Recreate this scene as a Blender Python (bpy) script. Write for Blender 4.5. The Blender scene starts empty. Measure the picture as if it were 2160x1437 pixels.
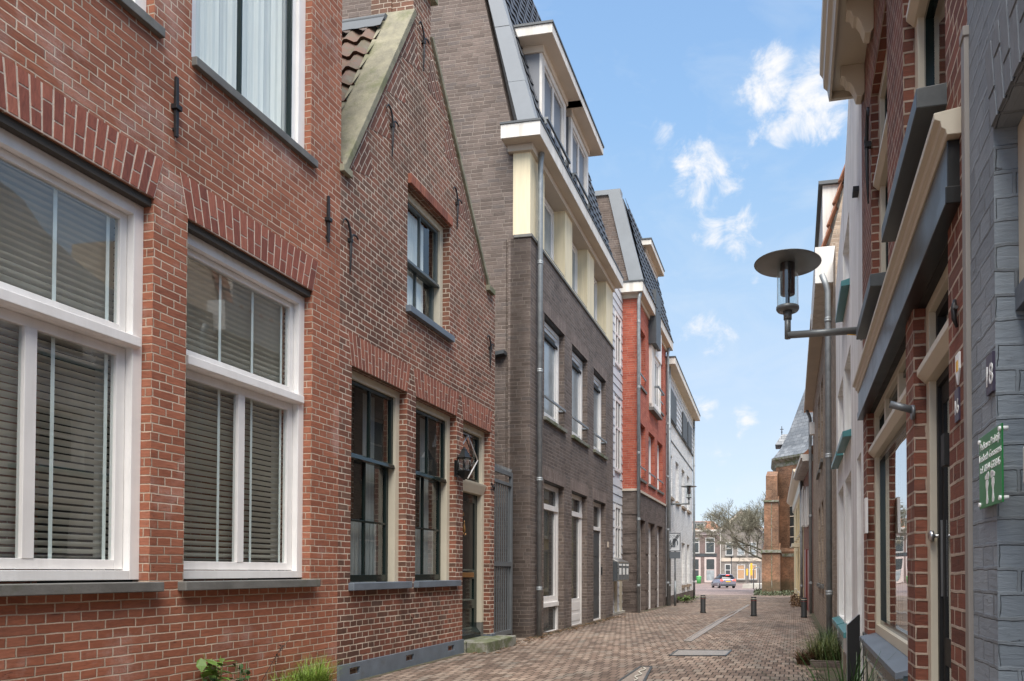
import bpy, bmesh, math, random
from mathutils import Vector, Matrix
from mathutils.geometry import delaunay_2d_cdt
random.seed(7)
R = math.radians
scene = bpy.context.scene
COL = scene.collection

# ------------------------------------------------------------------ camera
CAMH = 1.13
FPX, U0, V0 = 1500.0, 1370.0, 1178.0          # focal length and principal point, in pixels of the 2160 px wide photo
VPX = 1673.0
PSI = math.atan((VPX - U0) / FPX)             # yaw to the left of the street axis
TH = R(1.07)
cam_d = bpy.data.cameras.new('camera'); cam = bpy.data.objects.new('camera', cam_d); COL.objects.link(cam)
cam.location = (0, 0, CAMH)
cam.rotation_euler = (R(90) + TH, 0, PSI)
cam_d.sensor_width = 36.0; cam_d.lens = FPX / 2160 * 36
cam_d.shift_x = -(U0 - 1080) / 2160; cam_d.shift_y = (V0 - 718.5) / 2160
cam_d.clip_start = 0.05; cam_d.clip_end = 3000
scene.camera = cam
RM = Matrix.Rotation(PSI, 3, 'Z') @ Matrix.Rotation(R(90) + TH, 3, 'X')
CP = Vector((0, 0, CAMH))

def ray(u, v):
    return RM @ Vector(((u - U0) / FPX, -(v - V0) / FPX, -1.0))
def at(u, v, dist):                           # a point at a given distance along the street axis (world y)
    r = ray(u, v); return CP + r * (dist / r.y)

# ------------------------------------------------------------------ world, sun, exposure
SUN_EL, SUN_AZ = R(63), R(166)                # azimuth clockwise from +Y : behind the camera, a little right
w = bpy.data.worlds.new("World"); scene.world = w; w.use_nodes = True
nt = w.node_tree; nt.nodes.clear()
wo = nt.nodes.new('ShaderNodeOutputWorld'); bg = nt.nodes.new('ShaderNodeBackground')
sky = nt.nodes.new('ShaderNodeTexSky'); sky.sky_type = 'NISHITA'; sky.sun_disc = False
sky.sun_elevation = SUN_EL; sky.sun_rotation = SUN_AZ; sky.air_density = 1.0; sky.dust_density = 0.6; sky.ozone_density = 1.5
SKY_STRENGTH = 0.15
bg.inputs['Strength'].default_value = SKY_STRENGTH
nt.links.new(bg.outputs[0], wo.inputs[0])

class NN:
    """small helper to write node maths as calls"""
    def __init__(s, nt): s.nt = nt
    def put(s, inp, v):
        if isinstance(v, bpy.types.NodeSocket): s.nt.links.new(v, inp)
        elif v is not None: inp.default_value = v
    def m(s, op, a, b=None, c=None, clamp=False):
        n = s.nt.nodes.new('ShaderNodeMath'); n.operation = op; n.use_clamp = clamp
        s.put(n.inputs[0], a); s.put(n.inputs[1], b); s.put(n.inputs[2], c); return n.outputs[0]
    def vm(s, op, a, b=None, sc=None):
        n = s.nt.nodes.new('ShaderNodeVectorMath'); n.operation = op
        s.put(n.inputs[0], a); s.put(n.inputs[1], b)
        if sc is not None: s.put(n.inputs['Scale'], sc)
        return n.outputs['Value'] if op in ('DOT_PRODUCT', 'LENGTH', 'DISTANCE') else n.outputs[0]
    def xyz(s, x, y=0.0, z=0.0):
        n = s.nt.nodes.new('ShaderNodeCombineXYZ'); s.put(n.inputs[0], x); s.put(n.inputs[1], y); s.put(n.inputs[2], z); return n.outputs[0]
    def sep(s, v):
        n = s.nt.nodes.new('ShaderNodeSeparateXYZ'); s.put(n.inputs[0], v); return n.outputs
    def noise(s, vec, scale, detail=2.0, rough=0.5, dist=0.0):
        n = s.nt.nodes.new('ShaderNodeTexNoise'); s.put(n.inputs['Vector'], vec); s.put(n.inputs['Scale'], scale)
        n.inputs['Detail'].default_value = detail; n.inputs['Roughness'].default_value = rough; n.inputs['Distortion'].default_value = dist
        return n.outputs['Fac']
    def white(s, vec):
        n = s.nt.nodes.new('ShaderNodeTexWhiteNoise'); n.noise_dimensions = '3D'; s.put(n.inputs['Vector'], vec); return n.outputs['Value']
    def mr(s, v, a, b, c=0.0, d=1.0, smooth=False):
        n = s.nt.nodes.new('ShaderNodeMapRange'); n.interpolation_type = 'SMOOTHSTEP' if smooth else 'LINEAR'
        s.put(n.inputs[0], v); s.put(n.inputs[1], a); s.put(n.inputs[2], b); s.put(n.inputs[3], c); s.put(n.inputs[4], d); return n.outputs[0]
    def ramp(s, f, stops, interp='LINEAR'):
        n = s.nt.nodes.new('ShaderNodeValToRGB'); s.put(n.inputs[0], f); cr = n.color_ramp; cr.interpolation = interp
        while len(cr.elements) > 1: cr.elements.remove(cr.elements[-1])
        cr.elements[0].position = stops[0][0]; cr.elements[0].color = (*stops[0][1], 1)
        for p, c in stops[1:]:
            e = cr.elements.new(p); e.color = (*c, 1)
        return n.outputs[0]
    def mix(s, f, a, b, mode='MIX'):
        n = s.nt.nodes.new('ShaderNodeMix'); n.data_type = 'RGBA'; n.blend_type = mode
        s.put(n.inputs[0], f)
        for inp, v in ((n.inputs[6], a), (n.inputs[7], b)):
            if isinstance(v, tuple): inp.default_value = (*v, 1) if len(v) == 3 else v
            else: s.put(inp, v)
        return n.outputs[2]

# clouds: soft lumps of noise round a few directions of the sky
W = NN(nt)
tc = nt.nodes.new('ShaderNodeTexCoord'); dirv = W.vm('NORMALIZE', tc.outputs['Generated'])
CLOUDS = [(1625, 165, 55, 1.0), (1700, 185, 52, 1.0), (1740, 235, 45, .95), (1650, 260, 38, .9), (1600, 285, 26, .7), (1480, 375, 48, 1.0), (1510, 400, 36, .9),
          (1500, 490, 32, 1.0), (1570, 490, 42, 1.0), (1600, 580, 20, .7), (1405, 295, 24, .55), (1510, 715, 34, .75), (1460, 700, 26, .6), (1485, 870, 26, .9),
          (1570, 885, 34, .85), (1620, 505, 20, .7), (1470, 800, 24, .6), (1510, 230, 22, .35), (1560, 340, 26, .6), (1660, 1010, 60, .3), (1520, 980, 60, .3),
          (300, -600, 260, .8), (-700, -300, 300, .9), (900, -900, 260, .8), (2600, -500, 300, .8), (1900, -1100, 260, .7)]
mask = None
wob = nt.nodes.new('ShaderNodeTexNoise'); nt.links.new(dirv, wob.inputs['Vector']); wob.inputs['Scale'].default_value = 14; wob.inputs['Detail'].default_value = 4
dirw = W.vm('ADD', dirv, W.vm('SCALE', W.vm('SUBTRACT', wob.outputs['Color'], (0.5, 0.5, 0.5)), sc=0.05))
for (u, v, rad, amp) in CLOUDS:
    d = ray(u, v).normalized()
    dist = W.vm('DISTANCE', dirw, tuple(d))
    rr = rad / FPX * math.cos(math.atan(math.hypot(u - U0, v - V0) / FPX))
    g = W.mr(dist, 0.0, rr * 2.3, amp, 0.0, smooth=True)
    mask = g if mask is None else W.m('MAXIMUM', mask, g)
puff = W.noise(W.vm('ADD', W.vm('MULTIPLY', dirv, (1, 1, 1.4)), (3.1, 0, 0)), 17, 9, .66, .5)
cl = W.mr(W.m('ADD', mask, W.m('MULTIPLY', W.m('SUBTRACT', puff, .5), 2.7)), .38, 1.25, 0.0, 1.0, smooth=True)
cl = W.m('MULTIPLY', cl, W.mr(mask, 0.02, .35, 0, 1))
wisp = W.mr(W.noise(W.vm('MULTIPLY', dirv, (1, 1, 2.2)), 7, 5, .6, .6), .48, .8, 0.0, .30)
zz = W.sep(dirv)[2]
haze = W.mr(zz, 0.45, 1.0, .85, 0.0)            # pale winter air, thinning towards the zenith
air = W.ramp(zz, [(.0, (.50, .55, .61)), (.18, (.43, .515, .625)), (.36, (.335, .47, .63)), (.54, (.235, .405, .63)), (1, (.13, .29, .55))])
skyc = W.mix(haze, sky.outputs[0], W.vm('SCALE', air, sc=5.15))
skyc = W.mix(wisp, skyc, (2.9, 3.15, 3.35))
skyc = W.mix(cl, skyc, (3.5, 3.5, 3.55))
nt.links.new(skyc, bg.inputs['Color'])

sun_d = bpy.data.lights.new('sun', 'SUN'); sun = bpy.data.objects.new('sun', sun_d); COL.objects.link(sun)
sun_d.energy = 4.8; sun_d.angle = R(55); sun_d.color = (1.0, 0.94, 0.85)
sd = Vector((math.sin(SUN_AZ) * math.cos(SUN_EL), math.cos(SUN_AZ) * math.cos(SUN_EL), math.sin(SUN_EL)))
sun.rotation_euler = sd.to_track_quat('Z', 'Y').to_euler(); sun.location = (0, -20, 30)
vs = scene.view_settings
scene.display_settings.display_device = 'sRGB'
vs.view_transform = 'Standard'; vs.look = 'None'; vs.gamma = 1; vs.exposure = 0.95; vs.use_curve_mapping = False

# ------------------------------------------------------------------ materials
MATS = {}
def newmat(name):
    m = bpy.data.materials.new(name); m.use_nodes = True; MATS[name] = m
    n = m.node_tree; p = n.nodes['Principled BSDF']; return m, NN(n), p
def plain(name, col, rough=.6, metal=0.0, var=.12, scale=6.0, bump=0.0, spec=.5, dirt=None, grain=None, rain=0.0):
    m, N, p = newmat(name)
    tc = N.nt.nodes.new('ShaderNodeTexCoord'); co = tc.outputs['Object']
    if grain: co = N.vm('MULTIPLY', co, grain)
    f = N.noise(co, scale, 4, .6)
    c = N.mix(1.0, (*col,), N.ramp(f, [(.3, (1 - var,) * 3), (.7, (1 + var * .6,) * 3)]), 'MULTIPLY')
    if dirt:
        g = N.noise(tc.outputs['Object'], dirt[1], 6, .7)
        c = N.mix(N.mr(g, dirt[2], dirt[2] + .12, 0, dirt[3]), c, dirt[0])
    if rain:
        rf_ = N.noise(N.vm('MULTIPLY', tc.outputs['Object'], (7, 7, .45)), 1.0, 5, .7)
        c = N.mix(1.0, c, N.ramp(rf_, [(.36, (1 - rain, 1 - rain * 1.05, 1 - rain * 1.15)), (.58, (1, 1, 1))]), 'MULTIPLY')
    N.put(p.inputs['Base Color'], c); p.inputs['Roughness'].default_value = rough; p.inputs['Metallic'].default_value = metal
    p.inputs['Specular IOR Level'].default_value = spec
    N.put(p.inputs['Roughness'], N.mr(f, .3, .7, rough * .9, min(1, rough * 1.12)))
    if bump:
        b = N.nt.nodes.new('ShaderNodeBump'); b.inputs['Distance'].default_value = bump; b.inputs['Strength'].default_value = 1
        N.put(b.inputs['Height'], N.noise(co, scale * 7, 4, .6)); N.put(p.inputs['Normal'], b.outputs[0])
    return m

def brick(name, stops, mortar, H=.0625, L=.22, bond='cross', mw=.011, bump=.006, streak=.25, chalk=0.0, rough=.85, irr=.0032, moss=None, patch=.22, swap=False, weather=None):
    m, N, p = newmat(name)
    tc = N.nt.nodes.new('ShaderNodeTexCoord'); uv = tc.outputs['UV']
    wn = N.nt.nodes.new('ShaderNodeTexNoise'); N.put(wn.inputs['Vector'], uv); wn.inputs['Scale'].default_value = 9; wn.inputs['Detail'].default_value = 3
    uvd = N.vm('ADD', uv, N.vm('SCALE', N.vm('SUBTRACT', wn.outputs['Color'], (.5, .5, .5)), sc=irr * 4))
    s = N.sep(uvd); u, v = (s[1], s[0]) if swap else (s[0], s[1])
    vr = N.m('DIVIDE', v, H); row = N.m('FLOOR', vr); fv = N.m('SUBTRACT', vr, row)
    par = N.m('FLOORED_MODULO', row, 2.0)
    if bond == 'cross':
        Lr = N.m('MULTIPLY', L, N.m('SUBTRACT', 1.0, N.m('MULTIPLY', par, .5)))
        off = N.m('ADD', N.m('MULTIPLY', N.m('SUBTRACT', 1.0, par), L * .25), N.m('MULTIPLY', N.m('FLOORED_MODULO', N.m('FLOOR', N.m('DIVIDE', row, 2.0)), 2.0), L * .5))
    elif bond == 'wild':
        Lr = L; off = N.m('MULTIPLY', N.white(N.xyz(row, 3.3, 1.7)), L)
    else:
        Lr = L; off = N.m('MULTIPLY', par, L * .5)
    xr = N.m('DIVIDE', N.m('ADD', u, off), Lr); idx = N.m('FLOOR', xr); fu = N.m('SUBTRACT', xr, idx)
    du = N.m('MULTIPLY', N.m('MINIMUM', fu, N.m('SUBTRACT', 1.0, fu)), Lr)
    dv = N.m('MULTIPLY', N.m('MINIMUM', fv, N.m('SUBTRACT', 1.0, fv)), H)
    fine = N.noise(uv, 90, 3, .6)
    dist = N.m('ADD', N.m('MINIMUM', du, dv), N.m('MULTIPLY', N.m('SUBTRACT', fine, .5), .004))
    face = N.mr(dist, mw * .5 - .0015, mw * .5 + .0015, 0, 1, smooth=True)
    rnd = N.white(N.xyz(idx, row, par)); rnd2 = N.white(N.xyz(row, idx, 7.7))
    c = N.ramp(rnd, stops)
    # per brick texture: clay streaks and cracks run along the brick
    st = N.noise(N.vm('MULTIPLY', N.vm('ADD', uv, N.xyz(rnd, rnd2, 0)), (14, 60, 1) if not swap else (60, 14, 1)), 1.0, 5, .65, .6)
    c = N.mix(1.0, c, N.ramp(st, [(.32, (1 - streak,) * 3), (.62, (1 + streak * .5,) * 3)]), 'MULTIPLY')
    crack = N.m('MULTIPLY', N.mr(st, .36, .30, 0, 1), N.mr(rnd2, .45, .8, 0, .75))
    c = N.mix(crack, c, N.mix(1.0, c, (.30, .27, .27), 'MULTIPLY'))
    big = N.noise(uv, .55, 5, .6)
    c = N.mix(1.0, c, N.ramp(big, [(.32, (1 - patch, 1 - patch * .95, 1 - patch * .9)), (.68, (1 + patch * .5,) * 3)]), 'MULTIPLY')
    soot = N.noise(N.vm('MULTIPLY', uv, (1.5, .38, 1)), 1.0, 6, .68)
    c = N.mix(1.0, c, N.ramp(soot, [(.34, (1 - patch * .75, 1 - patch * .7, 1 - patch * .65)), (.60, (1.05, 1.05, 1.05))]), 'MULTIPLY')
    if weather:                                  # grey-brown weathered bricks high on the gable
        wz_ = N.m('ADD', N.sep(uv)[1], N.m('MULTIPLY', N.m('SUBTRACT', N.noise(uv, .9, 5, .65), .5), 3.0))
        wk = N.m('MULTIPLY', N.mr(wz_, weather[0], weather[1], 0, weather[2]), N.mr(N.white(N.xyz(row, idx, 2.2)), 0, 1, .55, 1))
        c = N.mix(wk, c, weather[3])
    mo = N.mix(1.0, mortar, N.ramp(N.noise(uv, 2.2, 6, .7), [(.36, (.60, .58, .56)), (.64, (1.12,) * 3)]), 'MULTIPLY')
    c = N.mix(face, mo, c)
    if chalk:
        k = N.m('MULTIPLY', N.mr(N.noise(uv, 1.3, 6, .65), .56, .70, 0, 1), N.mr(fine, .35, .65, .4, 1))
        c = N.mix(N.m('MULTIPLY', k, chalk), c, (.62, .52, .48))
    if moss:
        vz = N.sep(uv)[1]
        k = N.m('MULTIPLY', N.mr(N.m('ADD', vz, N.m('MULTIPLY', N.noise(uv, 3, 5, .7), .35)), moss, moss - .3, 0, .75), N.mr(fine, .3, .6, .5, 1))
        c = N.mix(k, c, (.055, .055, .03))
    N.put(p.inputs['Base Color'], c); N.put(p.inputs['Roughness'], N.mr(st, .3, .7, rough * .85, min(1, rough * 1.1)))
    p.inputs['Specular IOR Level'].default_value = .35
    h = N.m('ADD', N.m('MULTIPLY', face, .8), N.m('ADD', N.m('MULTIPLY', st, .45), N.m('MULTIPLY', rnd, .18)))
    h = N.m('SUBTRACT', h, N.m('MULTIPLY', crack, .45))
    b = N.nt.nodes.new('ShaderNodeBump'); b.inputs['Distance'].default_value = bump; b.inputs['Strength'].default_value = .9
    N.put(b.inputs['Height'], h); N.put(p.inputs['Normal'], b.outputs[0])
    return m

def glass(name, tint=(.9, .95, .95), boost=1.8, add=.03, rough=.0):
    m = bpy.data.materials.new(name); m.use_nodes = True; MATS[name] = m
    n = m.node_tree; n.nodes.clear(); N = NN(n)
    o = n.nodes.new('ShaderNodeOutputMaterial'); mx = n.nodes.new('ShaderNodeMixShader'); g = n.nodes.new('ShaderNodeBsdfGlossy'); t = n.nodes.new('ShaderNodeBsdfTransparent')
    g.inputs['Roughness'].default_value = rough; g.inputs['Color'].default_value = (1, 1, 1, 1); t.inputs['Color'].default_value = (*tint, 1)
    tc = n.nodes.new('ShaderNodeTexCoord'); b = n.nodes.new('ShaderNodeBump'); b.inputs['Distance'].default_value = .02; b.inputs['Strength'].default_value = .12
    N.put(b.inputs['Height'], N.noise(tc.outputs['Object'], 1.6, 1)); N.put(g.inputs['Normal'], b.outputs[0])
    lw = n.nodes.new('ShaderNodeLayerWeight'); lw.inputs['Blend'].default_value = .5
    f = N.m('ADD', N.m('MULTIPLY', N.m('POWER', lw.outputs['Facing'], 4.0), .9), .045)
    N.put(mx.inputs[0], N.m('MULTIPLY_ADD', f, boost, add, clamp=True))
    n.links.new(t.outputs[0], mx.inputs[1]); n.links.new(g.outputs[0], mx.inputs[2]); n.links.new(mx.outputs[0], o.inputs[0])
    return m

RED = brick('red_brick', [(0, (.235, .082, .047)), (.3, (.280, .098, .055)), (.6, (.315, .112, .062)), (.85, (.345, .130, .076)), (1, (.250, .094, .057))], (.50, .395, .305), chalk=.4, mw=.0090, moss=.32, streak=.2, patch=.16)
RED2 = brick('weathered_red_brick', [(0, (.150, .072, .048)), (.3, (.205, .080, .050)), (.6, (.260, .092, .056)), (.85, (.30, .11, .066)), (1, (.17, .10, .072))], (.55, .46, .37), weather=(3.2, 6.0, .45, (.165, .105, .068)), mw=.0105, patch=.5, streak=.22, moss=.36)
ARCHM = plain('mortar', (.62, .51, .41), .9, var=.2, scale=20, bump=.003)
DARKB = brick('brown_grey_brick', [(0, (.108, .082, .069)), (.35, (.140, .106, .089)), (.7, (.172, .133, .114)), (1, (.125, .102, .092))], (.25, .21, .18), H=.0665, bond='wild', mw=.011, streak=.3, moss=.25, bump=.008)
DARKS = brick('brown_grey_soldier_brick', [(0, (.16, .118, .10)), (.5, (.20, .15, .13)), (1, (.235, .18, .155))], (.28, .235, .20), H=.0665, L=.24, bond='half', swap=True, bump=.008)
DARKC = brick('dark_base_brick', [(0, (.09, .068, .058)), (.5, (.13, .10, .086)), (1, (.165, .13, .112))], (.16, .13, .115), H=.0665, bond='wild', moss=.15)
REDC = brick('orange_red_brick', [(0, (.33, .070, .042)), (.5, (.40, .095, .058)), (1, (.46, .125, .075))], (.44, .24, .18), H=.0665, bond='wild', mw=.010, streak=.15, patch=.15)
WHITEB = brick('white_painted_brick', [(0, (.62, .62, .61)), (.5, (.70, .70, .69)), (1, (.76, .76, .75))], (.50, .50, .49), H=.0665, bond='wild', mw=.010, streak=.05, patch=.08)
SHOPB = brick('dark_red_shop_brick', [(0, (.125, .044, .028)), (.4, (.175, .058, .036)), (.75, (.235, .082, .050)), (1, (.16, .072, .050))], (.42, .33, .26), mw=.011, irr=.003, streak=.22, bump=.008)
GREYB = brick('grey_painted_brick', [(0, (.205, .235, .262)), (.5, (.23, .262, .29)), (1, (.255, .29, .318))], (.22, .252, .28), H=.067, mw=.010, bump=.008, streak=.06, patch=.22, irr=.005, rough=.8)
BEIGEB = brick('beige_brown_brick', [(0, (.25, .185, .135)), (.5, (.33, .25, .185)), (1, (.39, .30, .225))], (.42, .35, .28), mw=.010, streak=.15, H=.06)
CHURCHB = brick('church_brick', [(0, (.165, .078, .042)), (.5, (.235, .112, .060)), (1, (.30, .150, .085))], (.28, .20, .14), mw=.012, patch=.6, H=.07, moss=.9)
FARB = brick('far_brown_brick', [(0, (.15, .105, .095)), (1, (.21, .15, .135))], (.26, .20, .18), streak=.1)
FARG = brick('far_grey_brick', [(0, (.19, .165, .145)), (1, (.26, .23, .205))], (.29, .26, .23), streak=.1)
WALLR = brick('shutter_house_brick', [(0, (.20, .09, .07)), (1, (.30, .15, .11))], (.35, .26, .2))
PAVE = brick('brick_paving', [(0, (.120, .082, .060)), (.25, (.175, .122, .092)), (.5, (.22, .158, .120)), (.8, (.27, .205, .158)), (1, (.20, .165, .132))], (.036, .028, .020), H=.205, L=.098, bond='half', mw=.012, bump=.022, streak=.14, patch=.36, irr=.0045, rough=.75)
PAVE2 = brick('square_paving', [(0, (.20, .145, .13)), (1, (.28, .21, .185))], (.13, .10, .09), H=.068, L=.205, bond='half', mw=.008, bump=.006, streak=.1, patch=.3, rough=.7)
WHITEP = plain('white_paint', (.76, .74, .72), .38, var=.07, scale=3, bump=.0006, rain=.07)
WHITEW = plain('aged_white_paint', (.66, .64, .61), .5, var=.10, scale=2, rain=.2, dirt=((.42, .38, .32), 3, .58, .5))
CREAM = plain('cream_paint', (.54, .49, .385), .4, var=.06, scale=2.5, dirt=((.45, .40, .30), 7, .66, .35))
CREAMR = plain('cream_render', (.74, .64, .44), .7, var=.06, scale=1.6, bump=.0006, grain=(40, 40, 1), rain=.16)
PALE = plain('pale_fascia', (.66, .63, .58), .55, var=.08, scale=1.5, rain=.22, dirt=((.45, .40, .34), 2, .62, .35))
SOFFIT = plain('soffit_board', (.50, .43, .35), .65, var=.14, scale=1.2)
DGREEN = plain('dark_green_gloss', (.012, .020, .018), .16, var=.1)
GREYGREEN = plain('grey_green_paint', (.07, .085, .085), .35, var=.1)
BLUEGREY = plain('blue_grey_paint', (.125, .150, .180), .5, var=.2, scale=5, bump=.002, dirt=((.09, .09, .08), 4, .6, .5))
BLUESTONE = plain('bluestone', (.135, .132, .122), .7, var=.25, scale=8, bump=.002, dirt=((.085, .09, .06), 5, .56, .5))
DSTONE = plain('dark_sill_stone', (.045, .052, .055), .42, var=.2, scale=30)
MOSSST = plain('mossy_stone', (.21, .205, .175), .85, var=.3, scale=5, bump=.004, dirt=((.075, .090, .030), 3.5, .46, .85))
COPE = plain('lichen_coping', (.22, .205, .145), .9, var=.35, scale=7, bump=.004, dirt=((.10, .11, .045), 2.2, .50, .7))
ZINC = plain('zinc_sheet', (.23, .25, .27), .65, metal=.1, var=.12, scale=1.6, bump=.0008)
PIPE = plain('zinc_pipe', (.27, .29, .30), .5, metal=.35, var=.22, scale=9, dirt=((.42, .43, .43), 6, .6, .5))
PIPEP = plain('grey_painted_pipe', (.22, .20, .18), .5, var=.1)
IRON = plain('black_iron', (.018, .017, .018), .5, metal=.3, var=.3, scale=20, bump=.001)
GATEM = plain('galvanised_gate_steel', (.17, .185, .195), .5, metal=.4, var=.1)
LEADM = plain('lead_flashing', (.11, .12, .13), .75, metal=.3, var=.2)
ROOFT = plain('orange_brown_pantile', (.105, .054, .033), .75, var=.45, scale=9, bump=.002, dirt=((.060, .058, .030), 5, .47, .75))
ROOFD = plain('dark_roof_tile', (.055, .060, .068), .5, var=.2, scale=5)
ROOFO = plain('orange_roof_tile', (.34, .15, .085), .7, var=.3, scale=3)
ROOFG = plain('far_grey_roof', (.15, .15, .155), .7, var=.2, scale=1)
SLATE = brick('slate_roof', [(0, (.13, .14, .15)), (.5, (.17, .18, .19)), (1, (.21, .22, .23))], (.075, .085, .095), H=.26, L=.38, bond='half', mw=.02, bump=.02, streak=.2, rough=.5)
DORMG = plain('dormer_grey_panel', (.155, .165, .185), .45, var=.06)
CLAP = plain('light_grey_weatherboard', (.52, .54, .57), .55, var=.06, scale=2, grain=(1, 1, 8))
ANTH = plain('anthracite_panel', (.055, .062, .068), .5, var=.1)
YELLOW = plain('yellow_render', (.72, .56, .30), .7, var=.08, scale=2, rain=.15)
WREND = plain('white_lime_render', (.82, .815, .80), .75, var=.08, rain=.25, scale=1.5, bump=.004, dirt=((.50, .50, .47), 2.0, .58, .6))
TEAL = plain('teal_paint', (.055, .190, .200), .35, var=.12)
TEALD = plain('dark_teal_panel', (.050, .080, .088), .25, var=.12)
OXRED = plain('oxblood_paint', (.16, .020, .014), .4, var=.15)
BLACKG = plain('black_gloss', (.012, .013, .013), .32, var=.1)
BLACKM = plain('black_board', (.004, .004, .004), .6, var=.1)
LAMPG = plain('lamp_grey_enamel', (.17, .185, .185), .35, metal=.2, var=.06)
BOLL = plain('bollard_black', (.014, .015, .016), .65, var=.25, scale=10)
GREENS = plain('green_sign_enamel', (.008, .17, .035), .35, var=.08)
WHITEG = plain('white_lettering', (.80, .82, .80), .4, var=.02)
BRASS = plain('brass', (.45, .25, .10), .35, metal=.8, var=.15)
STEEL = plain('stainless_steel', (.50, .50, .49), .3, metal=.9, var=.08)
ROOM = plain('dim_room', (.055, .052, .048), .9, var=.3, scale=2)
CURT = plain('net_curtain', (.90, .86, .80), .9, var=.10, scale=5, grain=(14, 14, .4))
CURTD = plain('grey_drape', (.33, .34, .33), .9, var=.25, scale=4, grain=(14, 14, .3))
SLAT = plain('blind_slat', (.62, .60, .55), .5, var=.12, scale=2)
TAPE = plain('blind_tape', (.80, .84, .81), .8, var=.05)
LEAF = plain('green_leaf', (.085, .15, .022), .5, var=.5, scale=9)
GRASS = plain('grass_blade', (.16, .25, .03), .55, var=.4, scale=14)
GRASSD = plain('dark_grass_blade', (.035, .080, .018), .45, var=.4, scale=14)
OLIVEG = plain('olive_grass', (.095, .115, .028), .6, var=.5, scale=14)
STRAW = plain('dry_straw', (.30, .22, .11), .8, var=.3, scale=20)
TWIG = plain('dark_twig', (.035, .022, .016), .8, var=.3)
DEADL = plain('dead_leaf', (.12, .065, .03), .8, var=.6, scale=30)
BARK = plain('olive_bark', (.19, .18, .13), .85, var=.35, scale=3)
CONC = plain('pale_concrete', (.42, .40, .35), .8, var=.15, scale=2)
WETST = plain('wet_channel_stone', (.215, .18, .15), .42, var=.35, scale=9, bump=.003)
CASTI = plain('cast_iron_cover', (.24, .215, .19), .4, metal=.1, var=.35, scale=30, bump=.004)
CARB = plain('car_silver_lilac', (.26, .25, .30), .28, metal=.5, var=.04)
CARG = plain('car_glass', (.015, .017, .02), .05, var=.1)
TYRE = plain('tyre_rubber', (.015, .015, .015), .8, var=.1)
YPLATE = plain('yellow_plate', (.75, .42, .03), .5, var=.03)
SIGNB = plain('sign_face_white', (.52, .54, .56), .5, var=.05)
SIGNG = plain('sign_grey', (.10, .115, .13), .5, var=.05)
WOODO = plain('orange_board', (.42, .26, .15), .6, var=.2)
GREENC = plain('green_plastic', (.10, .42, .12), .5, var=.1)
PURPLE = plain('number_plate_purple', (.05, .04, .07), .4)
GLASS = glass('window_glass', boost=1.25, add=.04)
GLASSB = glass('clear_upper_glass', boost=.7, add=.04)
PANE = plain('dark_window_pane', (.030, .036, .038), .04, var=.4, scale=1.2, spec=1.0)
PANEL = plain('pale_window_pane', (.30, .33, .34), .12, var=.35, scale=1.6, spec=.8)
LGLASS = glass('lantern_glass', boost=1.2, add=.08)
def emis(name, col, s):
    m, N, p = newmat(name); p.inputs['Base Color'].default_value = (*col, 1); p.inputs['Emission Color'].default_value = (*col, 1); p.inputs['Emission Strength'].default_value = s; return m
TAIL = emis('lit_tail_lamp', (1.0, .05, .03), 2.5)

# ------------------------------------------------------------------ object helpers
def tag(o, label=None, cat=None, group=None, kind=None):
    if label: o['label'] = label
    if cat: o['category'] = cat
    if group: o['group'] = group
    if kind: o['kind'] = kind
    return o
def link(o, parent=None):
    COL.objects.link(o)
    if parent is not None: o.parent = parent
    return o
def empty(name, loc, rz=0.0, label=None, cat=None, group=None):
    o = bpy.data.objects.new(name, None); o.location = loc; o.rotation_euler = (0, 0, rz); o.empty_display_size = .2
    link(o); return tag(o, label, cat, group)
def copy_tree(o, parent=None):
    c = o.copy(); COL.objects.link(c)
    if parent is not None: c.parent = parent
    for ch in list(o.children): copy_tree(ch, c)
    return c

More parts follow.
